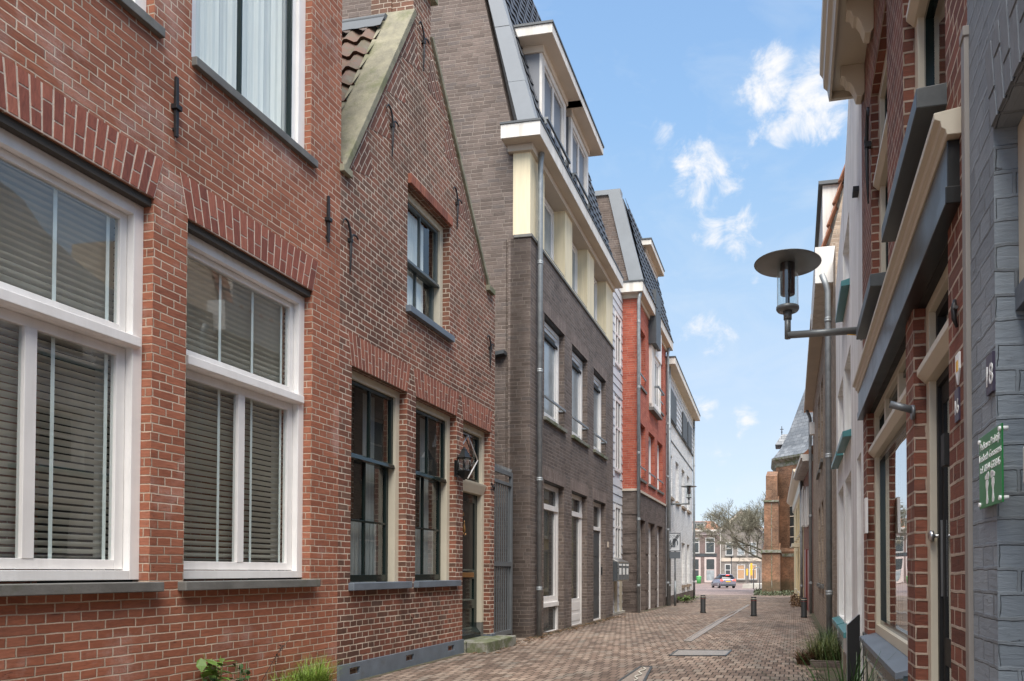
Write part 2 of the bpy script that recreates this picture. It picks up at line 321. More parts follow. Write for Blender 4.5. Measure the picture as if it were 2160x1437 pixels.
class MB:
    """collects shapes in (t, d, z) and links them as one mesh; t along the front, d towards the street"""
    def __init__(s, sgn=1): s.v = []; s.f = []; s.sgn = sgn
    def add(s, pts, faces, m=0, smooth=False):
        n = len(s.v); s.v += [tuple(p) for p in pts]; s.f += [([n + i for i in f], m, smooth) for f in faces]; return s
    def box(s, t0, t1, d0, d1, z0, z1, m=0):
        p = [(t, d, z) for z in (z0, z1) for d in (d0, d1) for t in (t0, t1)]
        return s.add(p, [(0, 1, 3, 2), (4, 6, 7, 5), (0, 4, 5, 1), (2, 3, 7, 6), (0, 2, 6, 4), (1, 5, 7, 3)], m)
    def quad(s, a, b, c, d, m=0): return s.add([a, b, c, d], [(0, 1, 2, 3)], m)
    def prism(s, poly, d0, d1, m=0, axis='d'):
        """poly in (t,z) pushed along d, or in (d,z) pushed along t"""
        n = len(poly)
        mk = (lambda a, b, w: (a, w, b)) if axis == 'd' else ((lambda a, b, w: (w, a, b)) if axis == 't' else (lambda a, b, w: (a, b, w)))
        p = [mk(a, b, d0) for a, b in poly] + [mk(a, b, d1) for a, b in poly]
        f = [tuple(range(n)), tuple(range(2 * n - 1, n - 1, -1))] + [(i, (i + 1) % n, n + (i + 1) % n, n + i) for i in range(n)]
        return s.add(p, f, m)
    def tube(s, path, r, n=10, m=0, caps=True, smooth=True):
        path = [Vector(p) for p in path]; rs = r if isinstance(r, (list, tuple)) else [r] * len(path)
        base = len(s.v); ref = None
        for i, p in enumerate(path):
            a = path[max(i - 1, 0)]; b = path[min(i + 1, len(path) - 1)]; d = (b - a).normalized()
            if ref is None: ref = Vector((0, 0, 1)) if abs(d.z) < .9 else Vector((1, 0, 0))
            x = d.cross(ref).normalized(); y = x.cross(d).normalized(); ref = y
            for k in range(n):
                an = 2 * math.pi * k / n; s.v.append(tuple(p + (x * math.cos(an) + y * math.sin(an)) * rs[i]))
        for i in range(len(path) - 1):
            for k in range(n):
                s.f.append(([base + i * n + k, base + i * n + (k + 1) % n, base + (i + 1) * n + (k + 1) % n, base + (i + 1) * n + k], m, smooth))
        if caps:
            s.f.append((list(range(base, base + n)), m, False)); e = base + (len(path) - 1) * n; s.f.append((list(range(e, e + n)), m, False))
        return s
    def lathe(s, c, prof, n=24, m=0, smooth=True):
        """prof: (r,z) pairs round a vertical axis through c=(t,d)"""
        base = len(s.v)
        for r, z in prof:
            for k in range(n):
                an = 2 * math.pi * k / n; s.v.append((c[0] + r * math.cos(an), c[1] + r * math.sin(an), z))
        for i in range(len(prof) - 1):
            for k in range(n):
                s.f.append(([base + i * n + k, base + i * n + (k + 1) % n, base + (i + 1) * n + (k + 1) % n, base + (i + 1) * n + k], m, smooth))
        return s
    def build(s, name, mats, parent=None, uvrot=0.0, bevel=0.0):
        me = bpy.data.meshes.new(name)
        if not isinstance(mats, (list, tuple)): mats = [mats]
        for m in mats: me.materials.append(m)
        vv = [(a, b * s.sgn, c) for a, b, c in s.v]
        me.from_pydata(vv, [], [f for f, _, _ in s.f])
        for p, (_, m, sm) in zip(me.polygons, s.f): p.material_index = m; p.use_smooth = sm
        bm = bmesh.new(); bm.from_mesh(me); bmesh.ops.recalc_face_normals(bm, faces=bm.faces)
        uvl = bm.loops.layers.uv.new('UVMap'); ca, sa = math.cos(uvrot), math.sin(uvrot)
        for f in bm.faces:
            n = f.normal
            if abs(n.z) > .97: au, av = Vector((1, 0, 0)), Vector((0, 1, 0))
            else:
                au = Vector((0, 0, 1)).cross(n); au.normalize(); av = n.cross(au)
                if av.z < 0: av = -av
                if (abs(au.x) > abs(au.y) and au.x < 0) or (abs(au.y) >= abs(au.x) and au.y < 0): au = -au
            for l in f.loops:
                a, b = l.vert.co.dot(au), l.vert.co.dot(av)
                l[uvl].uv = (a * ca - b * sa, a * sa + b * ca)
        bm.to_mesh(me); bm.free()
        o = bpy.data.objects.new(name, me); link(o, parent)
        if bevel:
            bv = o.modifiers.new('bevel', 'BEVEL'); bv.width = bevel; bv.segments = 2; bv.limit_method = 'ANGLE'
        return o

class Bld:
    """a house front: P0 a ground point on its line, direction given by its vanishing point, side -1 left / +1 right"""
    def __init__(s, name, label, P0, vp, side, cat='house', z=0.0):
        s.a = PSI - math.atan((vp - U0) / FPX); s.P0 = Vector(P0); s.sgn = side
        s.e = Vector((-math.sin(s.a), math.cos(s.a))); nr = Vector((math.cos(s.a), math.sin(s.a)))
        s.n = nr if side < 0 else -nr
        s.root = empty(name, (P0[0], P0[1], 0), R(90) + s.a, label, cat)
    def p(s, u, v, d=0.0):                     # where the line of sight meets the front (pushed out by d): (t, z)
        r = ray(u, v); r2 = Vector((r.x, r.y)); q = Vector((CP.x, CP.y)) - s.P0
        lam = (d - q.dot(s.n)) / r2.dot(s.n); w_ = q + r2 * lam
        return w_.dot(s.e), CP.z + r.z * lam
    def t(s, u, v=1100, d=0.0): return s.p(u, v, d)[0]
    def z(s, u, v, d=0.0): return s.p(u, v, d)[1]
    def q(s, u, v, t=0.0):                     # where it meets the plane across the front at t: (d, z)
        r = ray(u, v); r2 = Vector((r.x, r.y)); q = Vector((CP.x, CP.y)) - s.P0
        lam = (t - q.dot(s.e)) / r2.dot(s.e); w_ = q + r2 * lam
        return w_.dot(s.n), CP.z + r.z * lam
    def world(s, t, d=0.0, z=0.0):
        w_ = s.P0 + s.e * t + s.n * d; return Vector((w_.x, w_.y, z))
    def mb(s): return MB(s.sgn)

def holed(mb, outer, holes, d, depth, m=0, back=.3, mr=None):
    """front face with holes at d, reveals of the given depth, outer edge returned by `back`"""
    co = []; ed = []
    for loop in [outer] + holes:
        n = len(co); co += [Vector(p) for p in loop]; ed += [(n + i, n + (i + 1) % len(loop)) for i in range(len(loop))]
    vo, eo, fo, *_ = delaunay_2d_cdt(co, ed, [], 0, 1e-6)
    def inside(p, poly):
        c = False; j = len(poly) - 1
        for i in range(len(poly)):
            a, b = poly[i], poly[j]
            if (a[1] > p[1]) != (b[1] > p[1]) and p[0] < (b[0] - a[0]) * (p[1] - a[1]) / (b[1] - a[1]) + a[0]: c = not c
            j = i
        return c
    fs = []
    for f in fo:
        c = sum((vo[i] for i in f), Vector((0, 0))) / len(f)
        if inside(c, outer) and not any(inside(c, h) for h in holes): fs.append(tuple(f))
    mb.add([(p.x, d, p.y) for p in vo], fs, m)
    for h in holes:
        for i in range(len(h)):
            a, b = h[i], h[(i + 1) % len(h)]
            mb.quad((a[0], d, a[1]), (b[0], d, b[1]), (b[0], d - depth, b[1]), (a[0], d - depth, a[1]), m if mr is None else mr)
    for i in range(len(outer)):
        a, b = outer[i], outer[(i + 1) % len(outer)]
        mb.quad((a[0], d, a[1]), (b[0], d, b[1]), (b[0], d - back, b[1]), (a[0], d - back, a[1]), m)
    return mb
def rect(t0, t1, z0, z1): return [(t0, z0), (t1, z0), (t1, z1), (t0, z1)]

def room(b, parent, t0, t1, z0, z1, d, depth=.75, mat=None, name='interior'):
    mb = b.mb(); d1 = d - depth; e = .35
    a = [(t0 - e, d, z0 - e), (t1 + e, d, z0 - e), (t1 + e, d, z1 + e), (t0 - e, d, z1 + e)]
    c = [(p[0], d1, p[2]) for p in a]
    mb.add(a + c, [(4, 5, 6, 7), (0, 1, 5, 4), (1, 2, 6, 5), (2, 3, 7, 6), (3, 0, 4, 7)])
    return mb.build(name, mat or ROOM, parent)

def win(b, parent, t0, t1, z0, z1, d, mat=None, fw=.06, fd=.06, vb=(), hb=(), bw=.035, pane=None, sill=None, name='window', label=None, sash=0.0, smat=None, interior=False, curtain=None, sillproj=.05, sillh=.06):
    """window set at depth d: frame ring, bars (fractions of the opening), pane, optional sill"""
    mat = mat or WHITEP; mb = b.mb()
    def ring(a0, a1, c0, c1, w_, dd0, dd1, m=0):
        mb.box(a0, a0 + w_, dd0, dd1, c0, c1, m); mb.box(a1 - w_, a1, dd0, dd1, c0, c1, m)
        mb.box(a0 + w_, a1 - w_, dd0, dd1, c0, c0 + w_, m); mb.box(a0 + w_, a1 - w_, dd0, dd1, c1 - w_, c1, m)
    ring(t0, t1, z0, z1, fw, d - fd, d)
    a0, a1, c0, c1 = t0 + fw, t1 - fw, z0 + fw, z1 - fw
    if sash:
        ring(a0, a1, c0, c1, sash, d - fd - .02, d - .02, 1)
        a0 += sash; a1 -= sash; c0 += sash; c1 -= sash
    for x in vb:
        tt = t0 + (t1 - t0) * x; mb.box(tt - bw / 2, tt + bw / 2, d - fd + .004, d - .012, c0, c1, 1 if sash else 0)
    for x in hb:
        zz = z0 + (z1 - z0) * x; mb.box(a0, a1, d - fd + .002, d - .008, zz - bw / 2, zz + bw / 2, 1 if sash else 0)
    fr = mb.build(name, [mat, smat or mat], parent)
    if label: fr['label'] = label
    pm = b.mb(); pm.quad((a0 - .005, d - fd * .55, c0 - .005), (a1 + .005, d - fd * .55, c0 - .005), (a1 + .005, d - fd * .55, c1 + .005), (a0 - .005, d - fd * .55, c1 + .005)); pm.build('pane', pane or PANE, fr)
    if interior: room(b, fr, t0, t1, z0, z1, d - fd - .02)
    if curtain:
        for (x0, x1) in curtain[1]:
            cm = b.mb(); n = max(4, int((x1 - x0) * (t1 - t0) / .035))
            for i in range(n):
                ta = t0 + (t1 - t0) * (x0 + (x1 - x0) * i / n); tb = t0 + (t1 - t0) * (x0 + (x1 - x0) * (i + 1) / n)
                da, db = (d - fd - .08 - .02 * (i % 2)), (d - fd - .08 - .02 * ((i + 1) % 2))
                zc1 = z0 + (z1 - z0) * (curtain[2] if len(curtain) > 2 else 1)
                cm.quad((ta, da, z0), (tb, db, z0), (tb, db, zc1), (ta, da, zc1))
            cm.build('curtain', curtain[0], fr)
    if sill is not None:
        sm = b.mb(); sm.box(t0 - .03, t1 + .03, d - .02, sillproj, z0 - sillh, z0 - .002); sm.build('sill', sill, fr)
    return fr

def pipe(b, parent, t, d, z0, z1, r=.045, mat=None, top=None, name='drainpipe'):
    mb = b.mb(); path = [(t, d, z0), (t, d, z1)]
    if top: path = [(t, d, z0), (t, d, z1 - .25), (t + top[0] * .3, d + top[1] * .3, z1 - .15), (t + top[0], d + top[1], z1)]
    mb.tube(path, r, 12)
    z = z0 + .9
    while z < z1 - .3:
        mb.lathe((t, d), [(r + .001, z), (r + .009, z + .01), (r + .009, z + .03), (r + .003, z + .035), (r + .009, z + .045), (r + .009, z + .06), (r + .001, z + .07)], 12); z += 1.9
    return mb.build(name, mat or PIPE, parent)

def tiles(b, name, parent, t0, t1, dfun, w0, w1, mat, pt=.2, pw=.3, amp=.03, lip=.02, along='t'):
    """wavy overlapping tiles on a slope; dfun(x, w, h) -> (t,d,z): x across the slope, w up the slope, h above it"""
    mb = b.mb(); nx = max(2, int(round((t1 - t0) / pt))) * 6; ny = max(1, int(round((w1 - w0) / pw)))
    for j in range(ny):
        wa = w0 + (w1 - w0) * j / ny; wb = w0 + (w1 - w0) * (j + 1) / ny + .01
        rows = []
        for (w_, h) in ((wa, -.005), (wa, lip), (wb, .0)):
            rows.append([dfun(t0 + (t1 - t0) * i / nx, w_, h + amp * (.5 + .5 * math.sin(2 * math.pi * i / 6.0)) * (1 if h > -.004 else 1)) for i in range(nx + 1)])
        n = nx + 1
        mb.add(rows[0] + rows[1] + rows[2], [(k * n + i, k * n + i + 1, (k + 1) * n + i + 1, (k + 1) * n + i) for k in range(2) for i in range(nx)], 0, False)
    return mb.build(name, mat, parent)

def text(s, size, mat, parent, M, name='lettering', ext=.001):
    cu = bpy.data.curves.new('t', 'FONT'); cu.body = s; cu.size = size; cu.align_x = 'CENTER'; cu.extrude = ext
    o = bpy.data.objects.new('t', cu); COL.objects.link(o)
    dg = bpy.context.evaluated_depsgraph_get(); me = bpy.data.meshes.new_from_object(o.evaluated_get(dg))
    COL.objects.unlink(o); bpy.data.objects.remove(o)
    me.transform(M); me.materials.clear(); me.materials.append(mat)
    r = bpy.data.objects.new(name, me); link(r, parent); return r
def local_text_matrix(b, t, d, z, rz=0.0):
    """text upright, facing the street; reads along t on the left side, against t on the right"""
    if b.sgn < 0: X = Vector((1, 0, 0)); Nn = Vector((0, -1, 0))
    else: X = Vector((-1, 0, 0)); Nn = Vector((0, 1, 0))
    M = Matrix((X, Vector((0, 0, 1)), Nn)).transposed().to_4x4(); M.translation = Vector((t, d * b.sgn, z)); return M

def pq(g, t0, t1, d, z0, z1): g.quad((t0, d, z0), (t1, d, z0), (t1, d, z1), (t0, d, z1))
def island_brick(name, stops, streak=.22, z=(60, 60, 12)):
    m, N, p = newmat(name); g = N.nt.nodes.new('ShaderNodeNewGeometry'); tc = N.nt.nodes.new('ShaderNodeTexCoord')
    c = N.ramp(g.outputs['Random Per Island'], stops)
    st = N.noise(N.vm('MULTIPLY', tc.outputs['Object'], z), 1.0, 5, .65, .6)
    c = N.mix(1.0, c, N.ramp(st, [(.32, (1 - streak,) * 3), (.62, (1 + streak * .5,) * 3)]), 'MULTIPLY')
    N.put(p.inputs['Base Color'], c); p.inputs['Roughness'].default_value = .85
    b = N.nt.nodes.new('ShaderNodeBump'); b.inputs['Distance'].default_value = .004; N.put(b.inputs['Height'], st); N.put(p.inputs['Normal'], b.outputs[0])
    return m
ARCH1 = island_brick('arch_red_brick', [(0, (.17, .05, .034)), (.5, (.25, .075, .048)), (1, (.32, .11, .07))])
ARCH2 = island_brick('arch_weathered_brick', [(0, (.16, .055, .036)), (.5, (.235, .078, .048)), (1, (.31, .11, .066))])
ARCHS = island_brick('arch_grey_painted_brick', [(0, (.15, .17, .19)), (1, (.19, .21, .23))], .1)

def arch(b, parent, tA, tB, z0, z1, n, splay, mat, mort, d=.004, camber=0.0, name='brick_arch'):
    mb = b.mb(); g = .0068
    zb = lambda x: z0 + .004 + camber * 4 * x * (1 - x)
    mb.add([(tA, d - .003, zb(0)), (tB, d - .003, zb(1)), (tB + splay, d - .003, z1), (tA - splay, d - .003, z1)], [(0, 1, 2, 3)], 1)
    for i in range(n):
        x0, x1 = i / n, (i + 1) / n
        def P(x, y, off):                      # x along, y up 0..1
            lo = tA + (tB - tA) * x; hi = (tA - splay) + (tB - tA + 2 * splay) * x
            return (lo + (hi - lo) * y + off, zb(x) + (z1 - zb(x)) * y)
        cut = [0, .36, 1] if i % 2 else [0, .68, 1]
        for a, c in zip(cut[:-1], cut[1:]):
            ga, gc = (g / (z1 - z0) if a > 0 else 0), (g / (z1 - z0) if c < 1 else 0)
            q = [P(x0, a + ga, g), P(x1, a + ga, -g), P(x1, c - gc, -g), P(x0, c - gc, g)]
            q = [(x + random.uniform(-.001, .001), z) for x, z in q]
            mb.prism(q, -.02, d)
    return mb.build(name, [mat, mort], parent)

def anchor(b, parent, t, z0, z1, fork=True, d=.0, name='wall_anchor'):
    mb = b.mb(); h = z1 - z0
    if fork:
        zt = z1 - h * .28
        mb.tube([(t, d + .022, z0), (t, d + .028, z0 + h * .3), (t, d + .03, zt)], [.006, .012, .014], 8)
        for s_, w_, hh in ((-1, .13, h * .28), (1, .12, h * .10)):
            mb.tube([(t, d + .03, zt - .02), (t + s_ * .015, d + .03, zt + hh * .45), (t + s_ * w_ * .4, d + .03, zt + hh * .9), (t + s_ * w_ * .75, d + .03, zt + hh), (t + s_ * w_, d + .03, zt + hh * .8), (t + s_ * w_ * 1.05, d + .03, zt + hh * .55)], [.013, .013, .012, .011, .009, .006], 8)
        mb.box(t - .018, t + .018, d, d + .045, zt - .05, zt - .01)
    else:
        mb.prism([(t - .010, z0), (t + .012, z0), (t + .014, z1 - h * .5), (t + .010, z1), (t - .012, z1), (t - .014, z1 - h * .5)], d + .012, d + .034)
        mb.box(t - .026, t + .026, d, d + .05, z0 + h * .45, z0 + h * .53); mb.box(t - .012, t + .012, d - .01, d + .02, z0 + h * .1, z0 + h * .15)
    return mb.build(name, IRON, parent, bevel=.002)

# ------------------------------------------------------------------ ground
GZ = [(-400, 0), (12, 0), (20, -.05), (33, -.17), (47, -.33), (60, -.48), (79, -.66), (95, -.55), (120, -.5), (2000, -.5)]
def gz(y):
    for (a, za), (b_, zb) in zip(GZ[:-1], GZ[1:]):
        if a <= y <= b_: return za + (zb - za) * (y - a) / (b_ - a)
    return 0
def gp(u, v):
    r = ray(u, v); z = 0
    for _ in range(30):
        lam = (z - CP.z) / r.z; p = CP + r * lam; z = gz(p.y)
    return p
def ground_sheet(name, x0, x1, ys, dz, mat, nx=1):
    mb = MB(1)
    for i in range(len(ys) - 1):
        mb.quad((x0, ys[i], gz(ys[i]) + dz), (x1, ys[i], gz(ys[i]) + dz), (x1, ys[i + 1], gz(ys[i + 1]) + dz), (x0, ys[i + 1], gz(ys[i + 1]) + dz))
    return tag(mb.build(name, mat), kind='structure')
yy = [-60, -5, 12, 16, 20, 26, 33, 40, 47, 53, 60, 70, 79, 87, 95, 120, 300, 1500]
ground_sheet('ground', -900, 900, yy, -.004, PAVE2)
ground_sheet('street', -6.5, 3.0, [-8, 0, 12, 16, 20, 26, 33, 40, 44], 0.0, PAVE)

# ------------------------------------------------------------------ left house 1 : red brick townhouse
X1 = -4.46
h1 = Bld('brick_townhouse', 'red brick townhouse with large white casement windows and grey stone sills', (X1, 0), VPX, -1)
T1 = h1.t(713)
def span(b, ua, ub, v=1000): return b.t(ua, v), b.t(ub, v)
wL, wR = span(h1, 389.5, 656); W_ = wR - wL
zS = h1.z(389.5, 1222)                                # underside of frame
zH = (h1.z(395, 463) + h1.z(655, 610)) / 2
v1R = h1.t(320, 800); v1L = v1R - W_ * 1.0
uL, uR = h1.t(404, 100), h1.t(657, 200); zU = h1.z(404, 120); u1R = h1.t(326, 40); u1L = u1R - (uR - uL)
zUt = zU + 2.35
m = h1.mb()
RD = .085
holed(m, rect(-1.6, T1, -.12, 8.2), [rect(v1L, v1R, zS - .075, zH), rect(wL, wR, zS - .075, zH), rect(u1L, u1R, zU, zUt), rect(uL, uR, zU, zUt)], 0, .14, back=1.5)
m.box(-1.6, T1, -8, -.9, -.1, 8.2)
m.build('wall', RED, h1.root)
for (a, c) in ((v1L, v1R), (wL, wR)):
    arch(h1, h1.root, a, c, zH, zH + .31, 19 if c == wR else 22, .075, ARCH1, ARCHM, camber=.012)
    lm = h1.mb(); lm.box(a, c, -.12, -.022, zH - .055, zH + .012); lm.build('lintel_shade_strip', plain('lintel_shade_brown', (.05, .042, .034), .75) if 'lintel_shade_brown' not in MATS else MATS['lintel_shade_brown'], h1.root)  # dark strip stands in for the shade in the recess below the arch
    z0, z1 = zS, zH - .055; W0 = a; W1 = c
    # outer frame, deep rebate, transom, mullion, opening casements below
    f = h1.mb(); D = -RD; fw = .075
    zt = z0 + (h1.z(397, 752) - zS)                   # transom centre
    for (t0, t1, zz0, zz1) in ((W0, W0 + fw, z0, z1), (W1 - fw, W1, z0, z1), (W0 + fw, W1 - fw, z0, z0 + .065), (W0 + fw, W1 - fw, z1 - .085, z1)):
        f.box(t0, t1, D - .13, D, zz0, zz1)
    f.prism([(D - .13, zt - .05), (D + .005, zt - .05), (D + .035, zt - .035), (D + .035, zt + .03), (D - .02, zt + .05), (D - .13, zt + .05)], W0 + fw * .98, W1 - fw * .5, axis='t')
    tm = (W0 + W1) / 2
    d2 = D - .055                                       # plane of the sashes
    def sash(t0, t1, zz0, zz1, w_=.062):
        f.box(t0, t0 + w_, d2 - .05, d2, zz0, zz1); f.box(t1 - w_, t1, d2 - .05, d2, zz0, zz1)
        f.box(t0 + w_, t1 - w_, d2 - .05, d2, zz0, zz0 + w_); f.box(t0 + w_, t1 - w_, d2 - .05, d2, zz1 - w_, zz1)
    sash(W0 + fw + .003, W1 - fw - .003, zt + .052, z1 - .088, .05)
    sash(W0 + fw + .003, W1 - fw - .003, z0 + .072, zt - .052, .066)
    f.box(tm - .036, tm + .036, d2 - .048, d2 + .004, z0 + .137, zt - .117)
    fr = f.build('window', WHITEP, h1.root, bevel=.003)
    g = h1.mb(); pq(g, W0 + fw + .03, W1 - fw - .03, d2 - .024, zt + .08, z1 - .11); g.build('pane', GLASS, fr)
    for (pa, pb) in ((W0 + fw + .04, tm - .03), (tm + .03, W1 - fw - .04)):
        g = h1.mb(); pq(g, pa, pb, d2 - .024, z0 + .12, zt - .1); g.build('pane', GLASS, fr)
    s_ = h1.mb(); s_.box(W0 - .05, W1 + .055, -.12, .075, z0 - .085, z0 - .016); s_.build('sill', BLUESTONE, fr, bevel=.006)
    # venetian blind
    sl = h1.mb(); db = d2 - .085; zz = z1 - .12
    sl.box(W0 + .08, W1 - .08, db - .03, db + .03, z1 - .14, z1 - .09)
    while zz > z0 + .1:
        jz = random.uniform(-.0015, .0015); sl.add([(W0 + .09, db - .019, zz - .014 + jz), (W1 - .09, db - .019, zz - .014), (W1 - .09, db, zz + .004), (W0 + .09, db, zz + .004 + jz), (W1 - .09, db + .020, zz + .016), (W0 + .09, db + .020, zz + .016 + jz)], [(0, 1, 2, 3), (3, 2, 4, 5)])
        zz -= .047
    sl.build('venetian_blind', SLAT, fr)
    tp = h1.mb()
    for k in range(4):
        tt = W0 + .17 + k * (W1 - W0 - .34) / 3
        tp.box(tt - .012, tt + .012, db + .026, db + .028, z0 + .11, z1 - .1)
    tp.build('blind_tape', TAPE, fr)
    cb = h1.mb()
    for (xa, xb) in ((W0 + .08, W0 + .17), (W1 - .17, W1 - .08)):
        n = 6
        for i in range(n):
            ta, tb = xa + (xb - xa) * i / n, xa + (xb - xa) * (i + 1) / n
            cb.quad((ta, db - .06 - .02 * (i % 2), z0 + .05), (tb, db - .06 - .02 * ((i + 1) % 2), z0 + .05), (tb, db - .06 - .02 * ((i + 1) % 2), z1), (ta, db - .06 - .02 * (i % 2), z1))
    cb.build('curtain', CURT, fr)
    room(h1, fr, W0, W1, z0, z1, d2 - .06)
for (a, c) in ((u1L, u1R), (uL, uR)):
    z0, z1 = zU, zUt; D = -.07; f = h1.mb(); fw = .09
    for (t0, t1, zz0, zz1) in ((a, a + fw, z0, z1), (c - fw, c, z0, z1), (a + fw, c - fw, z0, z0 + .05), (a + fw, c - fw, z1 - .06, z1)): f.box(t0, t1, D - .09, D, zz0, zz1)
    for (t0, t1, zz0, zz1) in ((a + fw, a + fw + .05, z0 + .05, z1 - .06), (c - fw - .05, c - fw, z0 + .05, z1 - .06), (a + fw + .05, c - fw - .05, z0 + .05, z0 + .1)): f.box(t0, t1, D - .09, D - .03, zz0, zz1)
    tm = a + (c - a) * .45
    f.box(tm - .007, tm + .007, D - .08, D - .035, z0 + .1, z1 - .06, 1)
    f.box(c - fw - .064, c - fw - .052, D - .08, D - .028, z0 + .1, z1 - .06, 1)
    fr = f.build('window', [WHITEP, DGREEN], h1.root, bevel=.003)
    g = h1.mb(); pq(g, a + fw + .04, c - fw - .04, D - .056, z0 + .08, z1 - .07); g.build('pane', GLASSB, fr)
    cb = h1.mb(); n = 46
    for i in range(n):
        ta, tb = a + .03 + (c - a - .06) * i / n, a + .03 + (c - a - .06) * (i + 1) / n
        k = lambda j: D - .16 - .010 * (j % 2) - .02 * math.sin(j * .7)
        cb.quad((ta, k(i), z0), (tb, k(i + 1), z0), (tb, k(i + 1), z1), (ta, k(i), z1))
    cb.build('curtain', CURT, fr)
    s_ = h1.mb(); s_.box(a + .004, c + .05, -.09, .045, z0 - .065, z0 + .004); s_.build('sill', BLUESTONE, fr, bevel=.005)
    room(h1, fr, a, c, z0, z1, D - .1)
for (u, va, vb_) in ((366, 290, 163), (688, 512, 414)):
    t_, za = h1.p(u, va); zb = h1.z(u, vb_); anchor(h1, h1.root, t_, za, zb, fork=False)

# ------------------------------------------------------------------ left house 2 : old gable house
P2 = h1.world(T1)
h2 = Bld('gable_house', 'small old brick house with a steep coped gable and forked iron wall anchors', (P2.x, P2.y), 1642, -1)
T2 = h2.t(1043, 1000)
kl = h2.p(728, 348); pk = h2.p(872, 30); pr = h2.p(908, 83); kr = h2.p(1028, 601)
zsl = (kl[1] + kr[1]) / 2
kl = (kl[0] * .5 - .02, kl[1]) if kl[0] > .1 else kl
zB = -.12
g1 = (h2.t(739.5), h2.t(858, 1000)); g2 = (h2.t(876.5, 1000), h2.t(963, 1000)); gd = (h2.t(976, 1100), h2.t(1034, 1100))
zg = h2.z(740, 770); zgs = h2.z(735, 1231, .05); zd0 = h2.z(1028, 1338, -.1)
zdh = zg
gu = (h2.t(859.5, 500), h2.t(949, 520)); zu1 = h2.z(859, 385); zu0 = h2.z(875.7, 653, .04)
zg2 = h2.z(961, 871); zdh = h2.z(1033, 905)
print('gable', T2, kl, pk, pr, kr, g1, g2, gd, 'z', zg, zg2, zdh, zgs, zd0, gu, zu1, zu0)
m = h2.mb()
outer = [(0, zB), (T2, zB), (T2, kr[1]), (kr[0], kr[1]), (pr[0], pr[1]), (pr[0], pk[1] + .55), (pk[0], pk[1] + .55), (pk[0], pk[1]), (max(.0, kl[0]), kl[1]), (0, kl[1])]
holed(m, outer, [rect(*g1, zgs, zg), rect(*g2, zgs, zg), rect(*gd, zd0 - .3, zg), rect(*gu, zu0, zu1)], 0, .13, back=.28)
m.box(0.01, T2 - .01, -7, -.6, -.1, kl[1] - .15)
m.build('wall', RED2, h2.root)
for (a, c, n) in ((g1[0], g1[1], 18), (g2[0], g2[1], 15), (gd[0], gd[1], 13)):
    arch(h2, h2.root, a, c, zg, zg + .33, n, .07, ARCH2, ARCHM, camber=.0)
# projecting soldier course over the upper window
sm = h2.mb(); n = 22
for i in range(n):
    ta = gu[0] + (gu[1] - gu[0]) * i / n; tb = gu[0] + (gu[1] - gu[0]) * (i + 1) / n
    sm.box(ta + .004, tb - .004, -.05, .045, zu1 + .005, zu1 + .12)
sm.box(gu[0] + .012, gu[1] - .012, -.05, .036, zu1 + .010, zu1 + .112, 1)
sm.build('soldier_course', [ARCH2, ARCHM], h2.root)
# tumbled brick triangles along both slopes
TUM = brick('tumbled_brick', [(0, (.145, .068, .046)), (.35, (.20, .078, .050)), (.7, (.25, .092, .058)), (1, (.165, .10, .072))], (.52, .43, .35), mw=.010, patch=.4, bond='half')
def tumble(pa, pb, n, dd):
    A = Vector(pa); Bv = Vector(pb); L_ = (Bv - A).length; dr = (Bv - A) / L_; nn = Vector((dr.y, -dr.x))
    if (nn.x > 0) != (dd > 0): nn = -nn
    for i in range(n):
        p0 = A + dr * L_ * (i / n); p1 = A + dr * L_ * ((i + 1) / n); ap = p0 + dr * (L_ / n) * (.5) + nn * (L_ / n) * .52
        o = h2.mb(); o.add([(p0.x, .003, p0.y), (p1.x, .003, p1.y), (ap.x, .003, ap.y)], [(0, 1, 2)])
        o.build('tumbled_brickwork', TUM, h2.root, uvrot=-math.atan2(dr.y, dr.x))
zb0 = kl[1] + .05
tumble((kl[0] + .03, kl[1]), (pk[0], pk[1] - .1), 4, 1)
tumble((kr[0] - .03, kr[1]), (pr[0], pr[1] - .15), 4, -1)
# coping slabs, kneelers, chimney
def slab(b, pa, pb, th, d0, d1, mat, name):
    A = Vector(pa); Bv = Vector(pb); dr = (Bv - A).normalized(); nn = Vector((-dr.y, dr.x)); nn = nn if nn.y > 0 else -nn
    o = b.mb(); o.prism([tuple(A - nn * .01), tuple(Bv - nn * .01), tuple(Bv + nn * th), tuple(A + nn * th)], d0, d1); return o.build(name, mat, b.root, bevel=.006)
slab(h2, (kl[0] - .0, kl[1] - .05), (pk[0] + .02, pk[1] + .02), .055, -.36, .035, COPE, 'coping')
slab(h2, (kr[0] + .0, kr[1] - .02), (pr[0] - .01, pr[1] + .02), .045, -.36, .035, COPE, 'coping')
o = h2.mb(); o.box(-.02, max(.12, kl[0] + .06), -.3, .05, kl[1] - .11, kl[1] - .04); o.build('kneeler_stone', COPE, h2.root, bevel=.004); o = h2.mb(); o.box(kr[0] - .05, kr[0] + .17, -.3, .06, kr[1] - .10, kr[1] - .02); o.build('kneeler_stone', COPE, h2.root, bevel=.004)
ch = h2.mb(); ct = pk[1] + .55
ch.box(pk[0] - .02, pr[0] + .02, -.55, -.281, pk[1] - .5, ct)
cm = ch.build('chimney', RED2, h2.root); c2 = h2.mb(); c2.box(pk[0] - .07, pr[0] + .07, -.62, .07, ct - .06, ct + .04); c2.build('cap', COPE, cm, bevel=.008)
